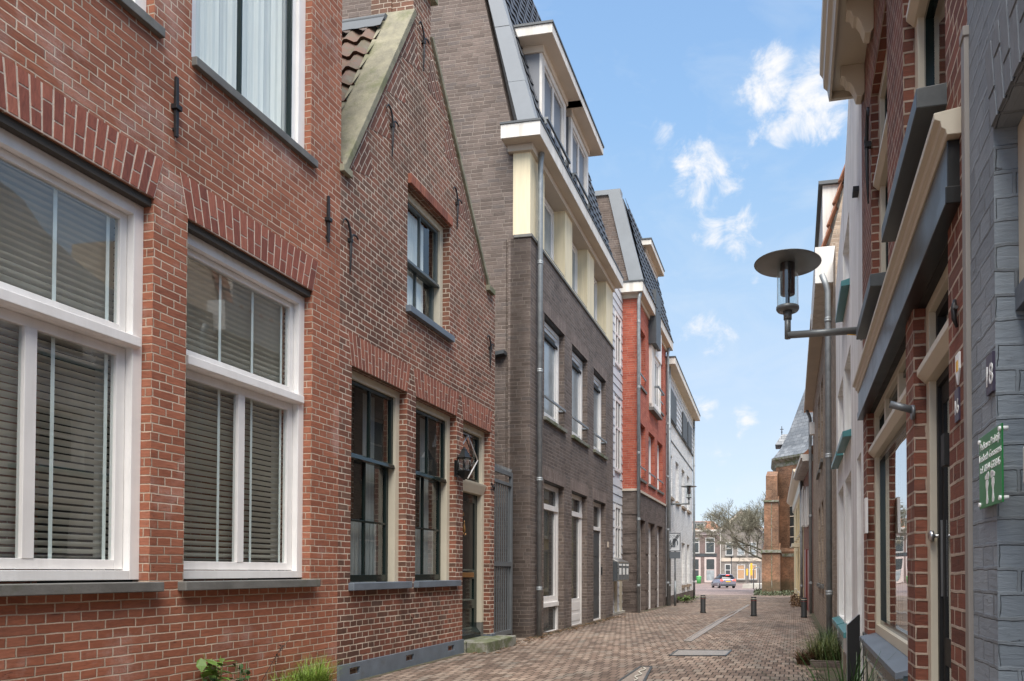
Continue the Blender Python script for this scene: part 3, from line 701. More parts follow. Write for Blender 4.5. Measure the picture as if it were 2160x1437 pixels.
# tiled roof behind the gable
Lr = math.hypot(pk[0] - kl[0], pk[1] - kl[1]); s0 = ((pk[0] - kl[0]) / Lr, (pk[1] - kl[1]) / Lr)
def rf(x, w_, h): return (kl[0] - .05 + s0[0] * w_ - s0[1] * h, x, kl[1] - .08 + s0[1] * w_ + s0[0] * h)
tiles(h2, 'tiled_roof', h2.root, -4.5, -.3, rf, -.05, Lr - .16, ROOFT, pt=.22, pw=.30, amp=.05, lip=.035)
Lr2 = math.hypot(pr[0] - kr[0], pr[1] - kr[1]); s1 = ((pr[0] - kr[0]) / Lr2, (pr[1] - kr[1]) / Lr2)
def rf2(x, w_, h): return (kr[0] + .03 + s1[0] * w_ + s1[1] * h, x, kr[1] - .1 + s1[1] * w_ - s1[0] * h)
tiles(h2, 'tiled_roof', h2.root, -4.5, -.3, rf2, 0, Lr2, ROOFT, pt=.22, pw=.30, amp=.05, lip=.035)
o = h2.mb()
pa, pb = rf(0, Lr - .24, .075), rf(0, Lr - .06, .075)
for i in range(42):
    da, db_ = -4.5 + i * .1, -4.4 + i * .1
    o.quad((pa[0] - .01 * (i % 2), da, pa[2] - .015 * (i % 2)), (pa[0] - .01 * ((i + 1) % 2), db_, pa[2] - .015 * ((i + 1) % 2)), (pb[0], db_, pb[2]), (pb[0], da, pb[2]))
o.tube([(pb[0] + .06, -4.5, pb[2] + .02), (pb[0] + .06, -.3, pb[2] + .02)], .055, 10)
o.build('ridge_flashing', LEADM, h2.root)
# sash windows
def sashwin(a, c, z0, z1, upm, lowrow, split, curtain, sillname=True):
    D = -.10; f = h2.mb(); fw = .085
    for (t0, t1, q0, q1) in ((a, a + fw, z0, z1), (c - fw, c, z0, z1), (a + fw, c - fw, z1 - .085, z1)): f.box(t0, t1, D - .11, D, q0, q1, 0)
    f.box(a + fw, a + fw + .012, D - .1, D - .035, z0, z1 - .085, 0)
    a1, c1 = a + fw, c - fw; zt = z1 - .085; zm = z0 + (z1 - z0) * split
    def ring(q0, q1, d1, w_, wb):
        f.box(a1, a1 + w_, d1 - .045, d1, q0, q1, 1); f.box(c1 - w_, c1, d1 - .045, d1, q0, q1, 1)
        f.box(a1 + w_, c1 - w_, d1 - .045, d1, q0, q0 + wb, 1); f.box(a1 + w_, c1 - w_, d1 - .045, d1, q1 - w_, q1, 1)
    dU, dL = D - .03, D - .085
    ring(zm - .02, zt, dU, .045, .055); ring(z0 + .01, zm + .03, dL, .05, .075)
    f.prism([(dU, zm - .03), (dU + .03, zm - .02), (dU + .02, zm + .02), (dU, zm + .035)], a1, c1, 1, axis='t')
    tm = (a1 + c1) / 2
    f.box(tm - .011, tm + .011, dU - .04, dU - .004, zm, zt, 1); f.box(tm - .011, tm + .011, dL - .04, dL - .004, z0 + .05, zm, 1)
    if lowrow: zr = z0 + (zm - z0) * .5; f.box(a1 + .03, c1 - .03, dL - .04, dL - .004, zr - .012, zr + .012, 1)
    fr = f.build('window', [CREAM, DGREEN if lowrow else GREYGREEN], h2.root, bevel=.002)
    g = h2.mb(); pq(g, a1 + .03, c1 - .03, dU - .022, zm, zt - .03); g.build('pane', GLASS if lowrow else GLASSB, fr)
    g = h2.mb(); pq(g, a1 + .03, c1 - .03, dL - .022, z0 + .06, zm); g.build('pane', GLASS if lowrow else GLASSB, fr)
    cb = h2.mb(); zc = (z0 + (zm - z0) * .5) if lowrow else zt
    n = 26
    for i in range(n):
        x0, x1 = i / n, (i + 1) / n
        ta, tb = a1 + (c1 - a1) * x0 * (1 if lowrow else .80), a1 + (c1 - a1) * x1 * (1 if lowrow else .80)
        k = lambda j: dL - (.11 if lowrow else .056) - .012 * (j % 2)
        cb.quad((ta, k(i), z0), (tb, k(i + 1), z0), (tb, k(i + 1), zc), (ta, k(i), zc))
    cb.build('curtain', CURTD if lowrow else CURT, fr)
    if lowrow:
        cb = h2.mb()
        for i in range(8):
            ta, tb = c1 - .30 + i * .03, c1 - .27 + i * .03
            cb.quad((ta, dL - .15 - .02 * (i % 2), z0), (tb, dL - .15 - .02 * ((i + 1) % 2), z0), (tb, dL - .15 - .02 * ((i + 1) % 2), zt), (ta, dL - .15 - .02 * (i % 2), zt))
        cb.build('drape', CURTD, fr)
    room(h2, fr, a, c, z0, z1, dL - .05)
    s_ = h2.mb(); s_.box(a - .03, c + .035, -.11, .065, z0 - .075, z0 + .004); s_.build('sill', BLUEGREY, fr, bevel=.005)
    return fr
sashwin(g1[0], g1[1], zgs, zg, 1, True, .60, None)
sashwin(g2[0], g2[1], zgs, zg, 1, True, .60, None)
sashwin(gu[0], gu[1], zu0, zu1, 1, False, .44, None)
# door
a, c = gd; D = -.10; f = h2.mb(); fw = .085
ztr0, ztr1 = h2.z(1013, 1045, D), h2.z(1013, 1022, D)
zs = zd0
for (t0, t1) in ((a, a + fw), (c - fw, c)): f.box(t0, t1, D - .11, D, zs + .2, zg); f.box(t0, t1, D - .11, D - .003, zs - .2, zs + .2, 1)
f.box(a + fw, c - fw, D - .11, D, zg - .09, zg)
f.prism([(D - .11, ztr0), (D, ztr0 + .005), (D + .045, ztr1 - .03), (D + .05, ztr1), (D - .11, ztr1 + .01)], a + .04, c - .03, 0, axis='t')
frd = f.build('door_frame', [CREAM, BLUESTONE], h2.root, bevel=.003)
f = h2.mb(); a1, c1 = a + fw, c - fw; d2 = D - .05
def dring(m_, q0, q1, w_, dd): 
    m_.box(a1, a1 + w_, dd - .045, dd, q0, q1); m_.box(c1 - w_, c1, dd - .045, dd, q0, q1); m_.box(a1 + w_, c1 - w_, dd - .045, dd, q0, q0 + w_); m_.box(a1 + w_, c1 - w_, dd - .045, dd, q1 - w_, q1)
dring(f, ztr1 + .01, zg - .09, .05, d2)
fl = f.build('fanlight', DGREEN, frd, bevel=.002)
zc, hh = (ztr1 + zg - .08) / 2, (zg - .08 - ztr1) / 2 - .05; tc_ = (a1 + c1) / 2; hw = (c1 - a1) / 2 - .05
g = h2.mb(); 
for (x0, z0_, x1, z1_) in ((0, hh, hw, 0), (hw, 0, 0, -hh), (0, -hh, -hw, 0), (-hw, 0, 0, hh)):
    g.tube([(tc_ + x0, d2 + .002, zc + z0_), (tc_ + x1, d2 + .002, zc + z1_)], .010, 6)
g.build('diamond_glazing_bar', WHITEP, frd)
g = h2.mb(); pq(g, a1 + .03, c1 - .03, d2 - .024, ztr1 + .03, zg - .11); g.build('pane', GLASS, frd)
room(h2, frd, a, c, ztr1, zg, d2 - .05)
f = h2.mb(); zp = [zs + .02, zs + .52, zs + .95, ztr0 - .06]; d3 = D - .075
f.box(a1, c1, d3 - .05, d3 - .02, zs, ztr0); st = .095
f.box(a1, a1 + st, d3 - .02, d3, zs, ztr0); f.box(c1 - st, c1, d3 - .02, d3, zs, ztr0)
for q in (zs, zs + .42, zs + .86, ztr0 - .13): f.box(a1 + st, c1 - st, d3 - .02, d3, q, q + .125)
f.prism([(d3, zs - .01), (d3 + .07, zs - .01), (d3 + .065, zs + .05), (d3 + .02, zs + .10), (d3, zs + .13)], a1, c1, axis='t')
for q in (zs + .12, zs + .54, zs + .98): f.prism([(d3 - .018, q), (d3 + .004, q + .002), (d3 - .018, q + .03)], a1 + st, c1 - st, axis='t')
dr = f.build('door', DGREEN, h2.root, bevel=.003)
g = h2.mb(); g.box(a1 + st, c1 - st, d3 - .019, d3 - .014, zs + 1.0, ztr0 - .13); g.build('door_glass', BLACKG, dr)
g = h2.mb(); g.box(a1 + .12, c1 - .13, d3 + .001, d3 + .012, zs + .885, zs + .955); g.build('letter_plate', BRASS, dr, bevel=.003)
g = h2.mb(); tk = tc_ - .10; zk = zs + 1.62
g.lathe((tk, d3 + .02), [(.0, zk + .09), (.012, zk + .08), (.006, zk + .06), (.014, zk + .02), (.024, zk - .03), (.018, zk - .07), (.0, zk - .09)], 12)
g.tube([(tk + .035 * math.cos(x), d3 + .03, zk - .09 + .035 * math.sin(x)) for x in [i * math.pi / 6 for i in range(-6, 1)]], .006, 6)
g.build('knocker', BRASS, dr)
text('26', .085, BRASS, dr, local_text_matrix(h2, tc_ - .10, d3 + .001, zk + .16), 'house_number')
o = h2.mb(); o.box(a + .0, c - .02, -.2, .05, zs - .25, zs - .012); o.build('threshold', MOSSST, h2.root, bevel=.006)
# painted plinth with vents
zpl = h2.z(712, 1403, .03); zpr = h2.z(968, 1353, .03); zpl = (zpl + zpr) / 2
vents = [h2.p(744, 1437), h2.p(861, 1401), h2.p(948, 1376)]
o = h2.mb(); holes = [rect(v_[0] - .11, v_[0] + .09, v_[1] - .03 if i else .04, v_[1] + .045 if i else .115) for i, v_ in enumerate(vents)]
holes = [rect(v_[0] - .10, v_[0] + .08, .075, .145) for v_ in vents]
holed(o, rect(.0, gd[0] - .005, -.1, zpl), holes, .03, .06, back=.03); pl = o.build('plinth', BLUEGREY, h2.root)
for hr in holes:
    o = h2.mb(); o.box(hr[0][0] - .02, hr[1][0] + .02, -.04, -.025, .05, .17)
    for k in range(5): tt = hr[0][0] + .02 + k * .035; o.box(tt, tt + .008, -.025, -.005, .075, .145)
    o.build('air_vent', IRON, pl)
o = h2.mb(); o.box(gd[1] + .0, T2 + .015, -.12, .03, -.1, .18); o.build('plinth', BLUEGREY, h2.root, bevel=.004)
for (u, va, vb_) in ((827, 330, 232), (738, 580, 470), (964, 484, 402), (893, 150, 58), (1034, 777, 712)):
    t_, za = h2.p(u, va, .02); zb = h2.z(u, vb_, .02); anchor(h2, h2.root, t_, za, zb + .0)
t_, z_ = h2.p(868, 1299)
o = h2.mb(); o.tube([(t_, 0, z_), (t_, .02, z_)], .028, 12); o.build('wall_cap', RED2, h2.root)
t_, z_ = h2.p(1040, 1028); text('26', .16, IRON, h2.root, local_text_matrix(h2, t_ - .02, .006, z_ - .05), 'wall_number', .006)

# stone door step (a loose block in front)
s0_ = h2.world(gd[0] + .02, .0); stp = Bld('door_step', 'worn mossy stone step below the dark green front door', (s0_.x, s0_.y), 1642, -1, 'step')
o = stp.mb(); o.box(0, gd[1] - gd[0] + .16, .056, .36, -.05, .15); o.build('tread', MOSSST, stp.root, bevel=.012)

# wall lantern
t_, z_ = h2.p(979, 965, .12); lw = h2.world(t_, 0)
ln = Bld('wall_lantern', 'black glazed carriage lantern on the brick pier beside the green door', (lw.x, lw.y), 1642, -1, 'lantern')
zt_, zb_ = h2.z(979, 943, .12), h2.z(979, 1013, .12); H_ = zt_ - zb_
def hexr(r, z): return [(r * math.cos(math.pi / 3 * k + .5), .12 + r * math.sin(math.pi / 3 * k + .5), z) for k in range(6)]
def hexloft(mb, prof):
    base = len(mb.v)
    for r, z in prof: mb.v += hexr(r, z)
    for i in range(len(prof) - 1):
        for k in range(6): mb.f.append(([base + i * 6 + k, base + i * 6 + (k + 1) % 6, base + (i + 1) * 6 + (k + 1) % 6, base + (i + 1) * 6 + k], 0, False))
    mb.f.append((list(range(base, base + 6)), 0, False)); mb.f.append((list(range(base + (len(prof) - 1) * 6, base + len(prof) * 6)), 0, False))
o = ln.mb(); hexloft(o, [(.012, zt_), (.02, zt_ - .02), (.04, zt_ - .035), (.045, zt_ - .055), (.09, zt_ - H_ * .30), (.115, zt_ - H_ * .335), (.11, zt_ - H_ * .36)])
o.build('roof', BLACKG, ln.root)
o = ln.mb(); hexloft(o, [(.10, zb_ + H_ * .29), (.105, zb_ + H_ * .27), (.06, zb_ + H_ * .1), (.03, zb_ + .02), (.012, zb_)])
for k in range(6):
    an = math.pi / 3 * k + .5; x, y = .092 * math.cos(an), .12 + .092 * math.sin(an); o.tube([(x, y, zb_ + H_ * .28), (x * 1.02, .12 + (y - .12) * 1.02, zt_ - H_ * .35)], .008, 6)
o.box(-.05, .05, 0, .015, zb_ + H_ * .1, zb_ + H_ * .6); o.tube([(0, .01, zb_ + H_ * .2), (0, .12, zb_ + H_ * .15)], .012, 8)
o.build('body', BLACKG, ln.root)
o = ln.mb(); hexloft(o, [(.082, zb_ + H_ * .285), (.084, zt_ - H_ * .355)]); o.build('glass', LGLASS, ln.root)

# ------------------------------------------------------------------ gate in the alley
gw = h2.world(T2 + .02, -.10)
gt = Bld('metal_gate', 'tall galvanised steel bar gate closing the alley beside the old gable house', (gw.x, gw.y), 1642, -1, 'gate')
GL = gt.t(1079, 1200); zg0, zg1 = gt.z(1070, 1338) , gt.z(1047, 986)
print('gate', GL, zg0, zg1)
o = gt.mb(); o.box(0, .05, -.03, .02, zg0, zg1); o.box(GL - .06, GL, -.03, .02, zg0 - .02, zg1); o.box(.05, GL - .06, -.03, .02, zg1 - .07, zg1); o.box(.05, GL - .06, -.03, .02, zg0, zg0 + .07)
zm = gt.z(1060, 1190); o.box(.05, GL - .06, -.03, .02, zm - .035, zm + .035); o.box(.05, GL - .06, -.03, .02, zg1 - .24, zg1 - .19)
o.build('frame', GATEM, gt.root)
o = gt.mb(); n = 9
for i in range(1, n): t_ = .05 + (GL - .11) * i / n; o.box(t_ - .009, t_ + .009, -.012, .006, zg0 + .07, zg1 - .24)
tagp = o.build('bar', GATEM, gt.root); tagp['kind'] = 'stuff'; tagp.name = 'bars'
o = gt.mb()
for i in range(16): t_ = .02 + GL * i / 16; o.prism([(t_, zg1), (t_ + .02, zg1), (t_ + .012, zg1 + .06)], -.012, .004)
o.build('spike_strip', GATEM, gt.root)

# ------------------------------------------------------------------ dark brick apartment building
XD = -4.40
r_ = ray(1117, 1206); yD = XD / r_.x * r_.y
hd = Bld('apartment_building', 'brown-grey brick apartment building with cream top storey, mansard roof and dormers', (XD, yD), 1637, -1, 'building')
TD = hd.t(1293, 1100)
ub = lambda u: 1
O = [(hd.t(1147), hd.t(1190)), (hd.t(1206), hd.t(1238.5)), (hd.t(1252), hd.t(1277.5))]
zl = hd.z(1296, 737, .03)                                # ledge under the cream storey
z2t, z2b = hd.z(1190, 706), hd.z(1148, 880)
z1t = hd.z(1189.7, 1028)
zct = hd.z(1193, 441); 
zfb, zft = hd.z(1138, 281, .25), hd.z(1139, 253, .25)
print('dark', yD, TD, O, zl, z2t, z2b, z1t, zct, zfb, zft)
RV = .19
m = hd.mb()
holes = [rect(a, c, -.09, z1t) for a, c in O] + [rect(a, c, z2b, z2t) for a, c in O]
holed(m, rect(0, TD, -.15, zl), holes, 0, RV, back=.4)
m.box(.02, TD - .02, -10, -.45, -.1, zl)
m.build('wall', DARKB, hd.root)
# gable wall seen from the street, stepping back up the mansard slope
g = hd.mb()
ga, gb = hd.q(1093, 252, .04), hd.q(1032, 0, .04)
sl = (gb[0] - ga[0]) / (gb[1] - ga[1]); zr = zft - .02
dz = lambda z: ga[0] + sl * (z - ga[1])
ztop = 15.0
poly = [(-10, -.1), (-.30, -.1), (-.30, zl), (-.30, zfb + .1), (min(dz(zfb + .1), -.3), zfb + .1), (dz(ztop), ztop), (-10, ztop)]
g.prism(poly, .04, .35, axis='t'); g.build('gable_wall', DARKB, hd.root)
g = hd.mb(); zc0, zc1 = hd.q(1116, 200, .0), hd.q(1060, 0, .0); s2 = (zc1[0] - zc0[0]) / (zc1[1] - zc0[1]); dz2 = lambda z: zc0[0] + s2 * (z - zc0[1])
zz = zft - .1; k = 0
while zz < ztop:
    z_b = min(zz + 1.0, ztop)
    g.prism([(dz(zz) - .01, zz + .004), (dz2(zz), zz + .004), (dz2(z_b), z_b - .004), (dz(z_b) - .01, z_b - .004)], .0 + .003 * (k % 2), .30, axis='t'); zz = z_b; k += 1
g.build('zinc_verge', ZINC, hd.root)
# mansard slope with flat dark tiles
def md(x, w_, h): return (x, dz2(zft) - .0 + s2 * w_ + h, zft - .06 + w_)
rt = TD - .05
tiles(hd, 'tiled_roof', hd.root, .30, rt, md, 0, ztop - zft, ROOFD, pt=.30, pw=.33, amp=.028, lip=.03)
o = hd.mb(); o.prism([(dz2(zft) - .05, zft - .05), (dz2(ztop) - .05, ztop), (-10, ztop), (-10, zft - .05)], .31, rt, axis='t'); o.build('roof_deck', ROOFD, hd.root)
# cream storey
cw = hd.mb(); pil = [(0, O[0][0] - .02)] + [(O[0][1] + .02, O[1][0] - .02), (O[1][1] + .02, O[2][0] - .02), (O[2][1] + .02, TD)]
OC = [(hd.t(1149.5, 450), hd.t(1193, 450)), (hd.t(1208, 550), hd.t(1240, 550)), (hd.t(1254, 600), hd.t(1279.5, 600))]
holed(cw, rect(0, TD, zl + .05, zfb - .02), [rect(a, c, zl + .12, zct) for a, c in OC], -.01, .28, back=.31)
cw.build('cream_wall', CREAMR, hd.root)
o = hd.mb(); o.box(-.02, TD + .01, -.3, .03, zl - .005, zl + .048); o.build('string_course', BLUESTONE, hd.root, bevel=.004)
o = hd.mb(); o.box(.0, .34, -.36, -.005, -.1, zl - .008); 
o.build('corner_pier', DARKB, hd.root)
# cornice : fascia, soffit, gutter edge
o = hd.mb()
o.box(-.25, TD + .06, -.45, .25, zfb, zft); o.build('cornice', PALE, hd.root, bevel=.004)
o = hd.mb(); o.box(-.24, TD + .05, -.44, .242, zfb - .006, zfb - .002); o.build('soffit', SOFFIT, hd.root)
o = hd.mb(); o.box(-.265, TD + .07, -.46, .265, zft, zft + .035); o.build('gutter_edge', ANTH, hd.root)
o = hd.mb(); o.box(-.06, TD, -.4, .05, zfb - .12, zfb - .008); o.build('bed_mould', SOFFIT, hd.root)
BALB = []
for i, (a, c) in enumerate(O):
    # second floor windows
    win(hd, hd.root, a, c, z2b + .03, z2t - .03, -RV + .075, WHITEP, fw=.085, fd=.09, sash=.075, pane=PANEL)
    s_ = hd.mb(); s_.box(a - .04, c + .04, -.17, .055, z2b - .055, z2b + .012); s_.build('sill', MOSSST, hd.root, bevel=.004)
    o = hd.mb(); zb_ = z2b + .38; o.box(a - .0, c, .0, .035, zb_ - .02, zb_ + .02); o.box(a, a + .03, -.12, .03, zb_ - .015, zb_ + .015); o.box(c - .03, c, -.12, .03, zb_ - .015, zb_ + .015); o.build('window_rail', ZINC, hd.root)
    o = hd.mb(); o.box(a + .09, c - .09, -RV - .01, -RV + .075, z2t - .32, z2t - .27); o.build('vent_grille', BLACKM, hd.root)
    sd_ = hd.mb(); sd_.box(a - .09, c + .09, -.01, .003, z2t, z2t + .24); sd_.build('lintel', DARKS, hd.root)
    sd_ = hd.mb(); sd_.box(a - .09, c + .09, -.01, .003, z1t, z1t + .24); sd_.build('lintel', DARKS, hd.root)
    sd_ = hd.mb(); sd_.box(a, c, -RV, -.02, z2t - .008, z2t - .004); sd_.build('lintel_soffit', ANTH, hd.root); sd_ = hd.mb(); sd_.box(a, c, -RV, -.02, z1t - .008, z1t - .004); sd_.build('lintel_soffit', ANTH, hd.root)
    a2, c2 = OC[i]
    win(hd, hd.root, a2, c2, zl + .2, zct - .05, -.24, WHITEP, fw=.07, sash=.05, pane=PANEL)
    s_ = hd.mb(); s_.box(a2, c2, -.27, -.02, zl + .125, zl + .155); s_.build('sill', ANTH, hd.root)
# ground floor joinery
a, c = O[0]
zt1 = hd.z(1165, 1073, -.12); zb1 = hd.z(1160, 1274, -.12)
f = win(hd, hd.root, a, c, -.09, z1t - .02, -RV + .07, WHITEP, fw=.085, fd=.07, hb=(), pane=PANE, label='tall white window with a low side panel')
o = hd.mb(); D = -RV + .075
o.box(a + .07, c - .05, D - .06, D + .012, zt1 - .05, zt1 + .05); o.box(a + .07, c - .03, D - .06, D + .02, zb1 - .05, zb1 + .03); o.box(a + .085, c - .085, D - .06, D - .01, zb1 + .03, zb1 + .15)
o.box(c - .20, c - .084, D - .06, D - .012, zb1, zt1); o.box(a + .084, a + .2, D - .06, D - .012, zb1, zt1); o.build('transom', WHITEP, f)
o = hd.mb(); o.box(a + .20, c - .20, D - .055, D - .045, -.06, zb1 - .05); o.build('lower_panel', ANTH, f)
a, c = O[1]
zt2 = hd.z(1220, 1087, -.12)
f = win(hd, hd.root, a, c, -.085, z1t - .02, -RV + .07, WHITEP, fw=.085, fd=.07, pane=PANE, name='door', label='white glazed front door')
o = hd.mb(); o.box(a + .085, c - .085, D - .06, D - .012, -.07, .55); o.box(a + .12, c - .12, D - .02, D - .006, .08, .22); o.box(a + .12, c - .12, D - .02, D - .006, .30, .48)
o.box(c - .2, c - .084, D - .06, D - .012, .55, zt2); o.box(a + .084, a + .2, D - .06, D - .012, .55, zt2); o.box(a + .08, c - .04, D - .06, D + .012, zt2 - .05, zt2 + .05); o.build('door_leaf', WHITEP, f)
a, c = O[2]; zt3 = hd.z(1262, 1120, -.12)
f = win(hd, hd.root, a, c, -.085, z1t - .02, -RV + .07, WHITEP, fw=.085, fd=.07, pane=PANE, name='door', label='dark grey front door in a white frame')
o = hd.mb(); o.box(a + .085, c - .085, D - .055, D - .025, -.07, zt3); [o.box(a + .14, c - .14, D - .03, D - .015, z_, z_ + .3) for z_ in (.15, .6, 1.05, 1.5)]; o.build('door_leaf', ANTH, f)
o = hd.mb(); o.box(a + .08, c - .06, D - .06, D + .01, zt3, zt3 + .08); o.build('transom', WHITEP, f)
o = hd.mb(); o.box(c - .005, c + .004, -.14, -.08, 1.05, 1.25); o.build('intercom', BLACKM, hd.root)
t_, z_ = hd.p(1282, 1149); o = hd.mb(); o.box(t_ - .05, t_ + .05, 0, .02, z_ - .07, z_ + .07); o.build('number_tile', SOFFIT, hd.root)
# dormers
def dormer(b, a, c, zb_, zs_, dface, over=.28, back=2.2, th=.17, wm=WHITEW, nwin=2, rail=True, cheek=DORMG):
    o = b.mb(); o.box(a, c, dface - back, dface - .05, zb_, zs_); body = o.build('dormer', cheek, b.root)
    o = b.mb(); o.box(a - over, c + over, dface - back, dface + over, zs_ + .05, zs_ + .05 + th); o.build('roof', PALE, body, bevel=.005)
    o = b.mb(); o.box(a - over - .02, c + over + .02, dface - back, dface + over + .02, zs_ + .05 + th, zs_ + .09 + th); o.build('roof_edge', ANTH, body)
    o = b.mb(); o.box(a - over + .01, c + over - .01, dface - back, dface + over - .01, zs_ + .044, zs_ + .048); o.box(a - .03, c + .03, dface - back, dface + .03, zs_ - .08, zs_ + .043); o.build('soffit', SOFFIT, body)
    o = b.mb(); o.box(a, a + .14, dface - .05, dface, zb_, zs_ - .08); o.box(c - .14, c, dface - .05, dface, zb_, zs_ - .08); o.box(a + .14, c - .14, dface - .05, dface, zs_ - .2, zs_ - .08); o.build('front_frame', wm, body)
    W = (c - a - .28) / nwin
    for k in range(nwin):
        win(b, body, a + .14 + W * k, a + .14 + W * (k + 1), zb_, zs_ - .2, dface - .03, wm, fw=.05, sash=.05, pane=PANE)
    if rail:
        zr_ = zb_ + (zs_ - zb_) * .34; o = b.mb(); o.box(a + .02, c - .02, dface + .07, dface + .11, zr_ - .02, zr_ + .02); o.box(a + .05, a + .08, dface, dface + .08, zr_ - .08, zr_ + .04); o.box(c - .08, c - .05, dface, dface + .08, zr_ - .08, zr_ + .04); o.build('rail', GATEM, body)
    return body
dF = -.02
da, dc = hd.t(1143.5, 150, dF), hd.t(1194, 250, dF); zs1 = hd.z(1163, 60, dF + .28) - .08
dormer(hd, da, dc, zft - .02, zs1, dF)
da, dc = hd.t(1204, 300, dF), hd.t(1241, 350, dF)
dormer(hd, da, dc, zft - .02, zs1, dF)
print('dormer', da, dc, zs1)
pt_, _ = hd.p(1138, 900, .08)
pipe(hd, hd.root, pt_, .085, -.1, zfb + .02, r=.046, top=(0, .03))
for u_, nm in ((1050, 752),):
    t_, z_ = hd.q(u_, nm, .04); o = hd.mb(); o.prism([(t_ - .05, z_ - .03), (t_ + .17, z_ + .0), (t_ + .17, z_ + .06), (t_ - .05, z_ + .03)], -.12, .04, axis='t'); o.build('vent_hood', ANTH, hd.root)

# ------------------------------------------------------------------ pale clapboard link
cp = hd.world(TD, -.28)
hc = Bld('clapboard_house', 'narrow pale grey weatherboarded house squeezed between brown-grey and red brick blocks', (cp.x, cp.y), 1650, -1)
XR = -4.42; r_ = ray(1343, 1206); yR = XR / r_.x * r_.y
TC = (yR - cp.y) + .1; zCt = hc.z(1300, 605) + .5
print('clap', TC, zCt, yR)
wz = [(hc.z(1302, 765), hc.z(1302, 672)), (hc.z(1302, 988), hc.z(1302, 850)), (hc.z(1302, 1176), hc.z(1302, 1073))]
ca, cc = hc.t(1297, 1000), hc.t(1307, 1000)
o = hc.mb(); o.box(0, TC, -6, -.03, -.2, zCt); z_ = .0
while z_ < zCt - .01:
    zn = min(z_ + .235, zCt)
    segs = [(0, TC)]
    for (q0, q1) in wz:
        if z_ < q1 + .1 and zn > q0 - .1: segs = [(0, ca - .08), (cc + .08, TC)]
    for (x0, x1) in segs: o.prism([(-.03, z_), (.022, z_), (.004, zn - .004), (-.03, zn - .004)], x0, x1, axis='t')
    z_ = zn
o.build('weatherboarding', CLAP, hc.root)
for (q0, q1) in wz: win(hc, hc.root, ca - .08, cc + .08, q0 - .1, q1 + .1, .03, WHITEP, fw=.09, vb=(.5,), hb=(.6,), bw=.07, pane=PANE)
o = hc.mb(); o.box(ca - .12, ca + .1, -.02, .05, -.1, 1.0); o.box(cc - .1, cc + .12, -.02, .05, -.1, 1.0); o.build('door_post', CREAM, hc.root)
o = hc.mb(); o.box(-.02, TC, -.5, .10, -.2, .015); o.build('threshold', CONC, hc.root)

mw = hd.world(TD + .02, -.05); mbx = Bld('mailbox_bank', 'bank of three grey steel mailboxes mounted on posts beside the brown-grey brick pier', (mw.x, mw.y), 1640, -1, 'mailboxes')
# the boxes face across the front, towards the camera side of the street
z0_, z1_ = hd.z(1302, 1226), hd.z(1302, 1181)
dm_ = min([-.25 + .01 * k for k in range(60)], key=lambda d: abs(hd.t(1302.5, 1200, d) - (TD + .07))) + .05
ta, tb = 0.05, hd.t(1325, 1200, dm_ - .05) - TD - .02; mbx.root.location += Vector((mbx.n.x, mbx.n.y, 0)) * dm_; print('mail', dm_, tb)
o = mbx.mb(); o.prism([(-.42, z0_), (.02, z0_), (.02, z1_ - .05), (-.30, z1_ + .08), (-.42, z1_ + .08)], ta, tb, axis='t'); o.build('casing', STEEL, mbx.root, bevel=.004)
for k in range(3):
    x0 = ta + .03 + k * (tb - ta - .04) / 3; x1 = x0 + (tb - ta - .04) / 3 - .03
    o = mbx.mb(); o.box(x0, x1, .02, .03, z0_ + .03, z1_ - .08); dd = o.build('mailbox_door', GATEM, mbx.root)
    o = mbx.mb(); o.box(x0 + .06, x1 - .06, .03, .036, z1_ - .16, z1_ - .11); o.box(x0 + .08, x1 - .10, .03, .034, z0_ + .17, z1_ - .22); o.build('name_card', WHITEG, dd)
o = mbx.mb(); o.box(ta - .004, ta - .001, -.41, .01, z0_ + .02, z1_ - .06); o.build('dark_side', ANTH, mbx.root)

# ------------------------------------------------------------------ red block with dark base
hr = Bld('red_apartment_block', 'orange-red brick apartment block on a dark brick base with white oriel bay', (XR, yR), 1655, -1, 'building', )
TR = hr.t(1405, 1000)
zrb = hr.z(1342.6, 1036); zrb = (zrb + hr.z(1403.6, 1068)) / 2
zr0, zr1 = hr.z(1345.5, 596, .2), hr.z(1348, 577, .22)
rO = [(hr.t(1349), hr.t(1361.5)), (hr.t(1368), hr.t(1381.6)), (hr.t(1386.5), hr.t(1398))]
zA = (hr.z(1357, 892), hr.z(1357, 700)); zB_ = (hr.z(1357, 1018), hr.z(1357, 888)); 
f3 = (hr.z(1357, 822), hr.z(1357, 702)); f2 = (hr.z(1357, 1014), hr.z(1357, 898)); f1t = hr.z(1358, 1098)
print('red', yR, TR, zrb, zr0, zr1, rO, f3, f2, f1t)
m = hr.mb(); holed(m, rect(0, TR, zrb, zr0), [rect(a, c, *f3) for a, c in (rO[0], rO[2])] + [rect(a, c, *f2) for a, c in rO], 0, .2, back=.3)
m.box(.02, TR - .02, -9, -.31, zrb, zr0); m.build('wall', REDC, hr.root)
o = hr.mb(); o.box(0, .02, -9, -.3, zrb, zr0); o.build('side_wall', REDC, hr.root)
m = hr.mb(); holed(m, rect(0, TR, -.25, zrb - .0), [rect(a, c, -.2, f1t) for a, c in rO], -.005, .3, back=.31); m.box(.0, TR, -9, -.315, -.25, zrb - .005); bs = m.build('base_wall', DARKC, hr.root)
o = hr.mb(); z_ = .55
while z_ < zrb - .3: o.box(-.015, rO[0][0] - .02, -.5, .012, z_, z_ + .5); z_ += .56
o.build('banded_pier', DARKC, hr.root)
for k in range(2):
    z_ = .0; o = hr.mb()
    while z_ < f1t - .5: o.box(rO[k][1] + .02, rO[k + 1][0] - .02, -.3, .012, z_, z_ + .5); z_ += .56
    o.build('banded_pier', DARKC, hr.root)
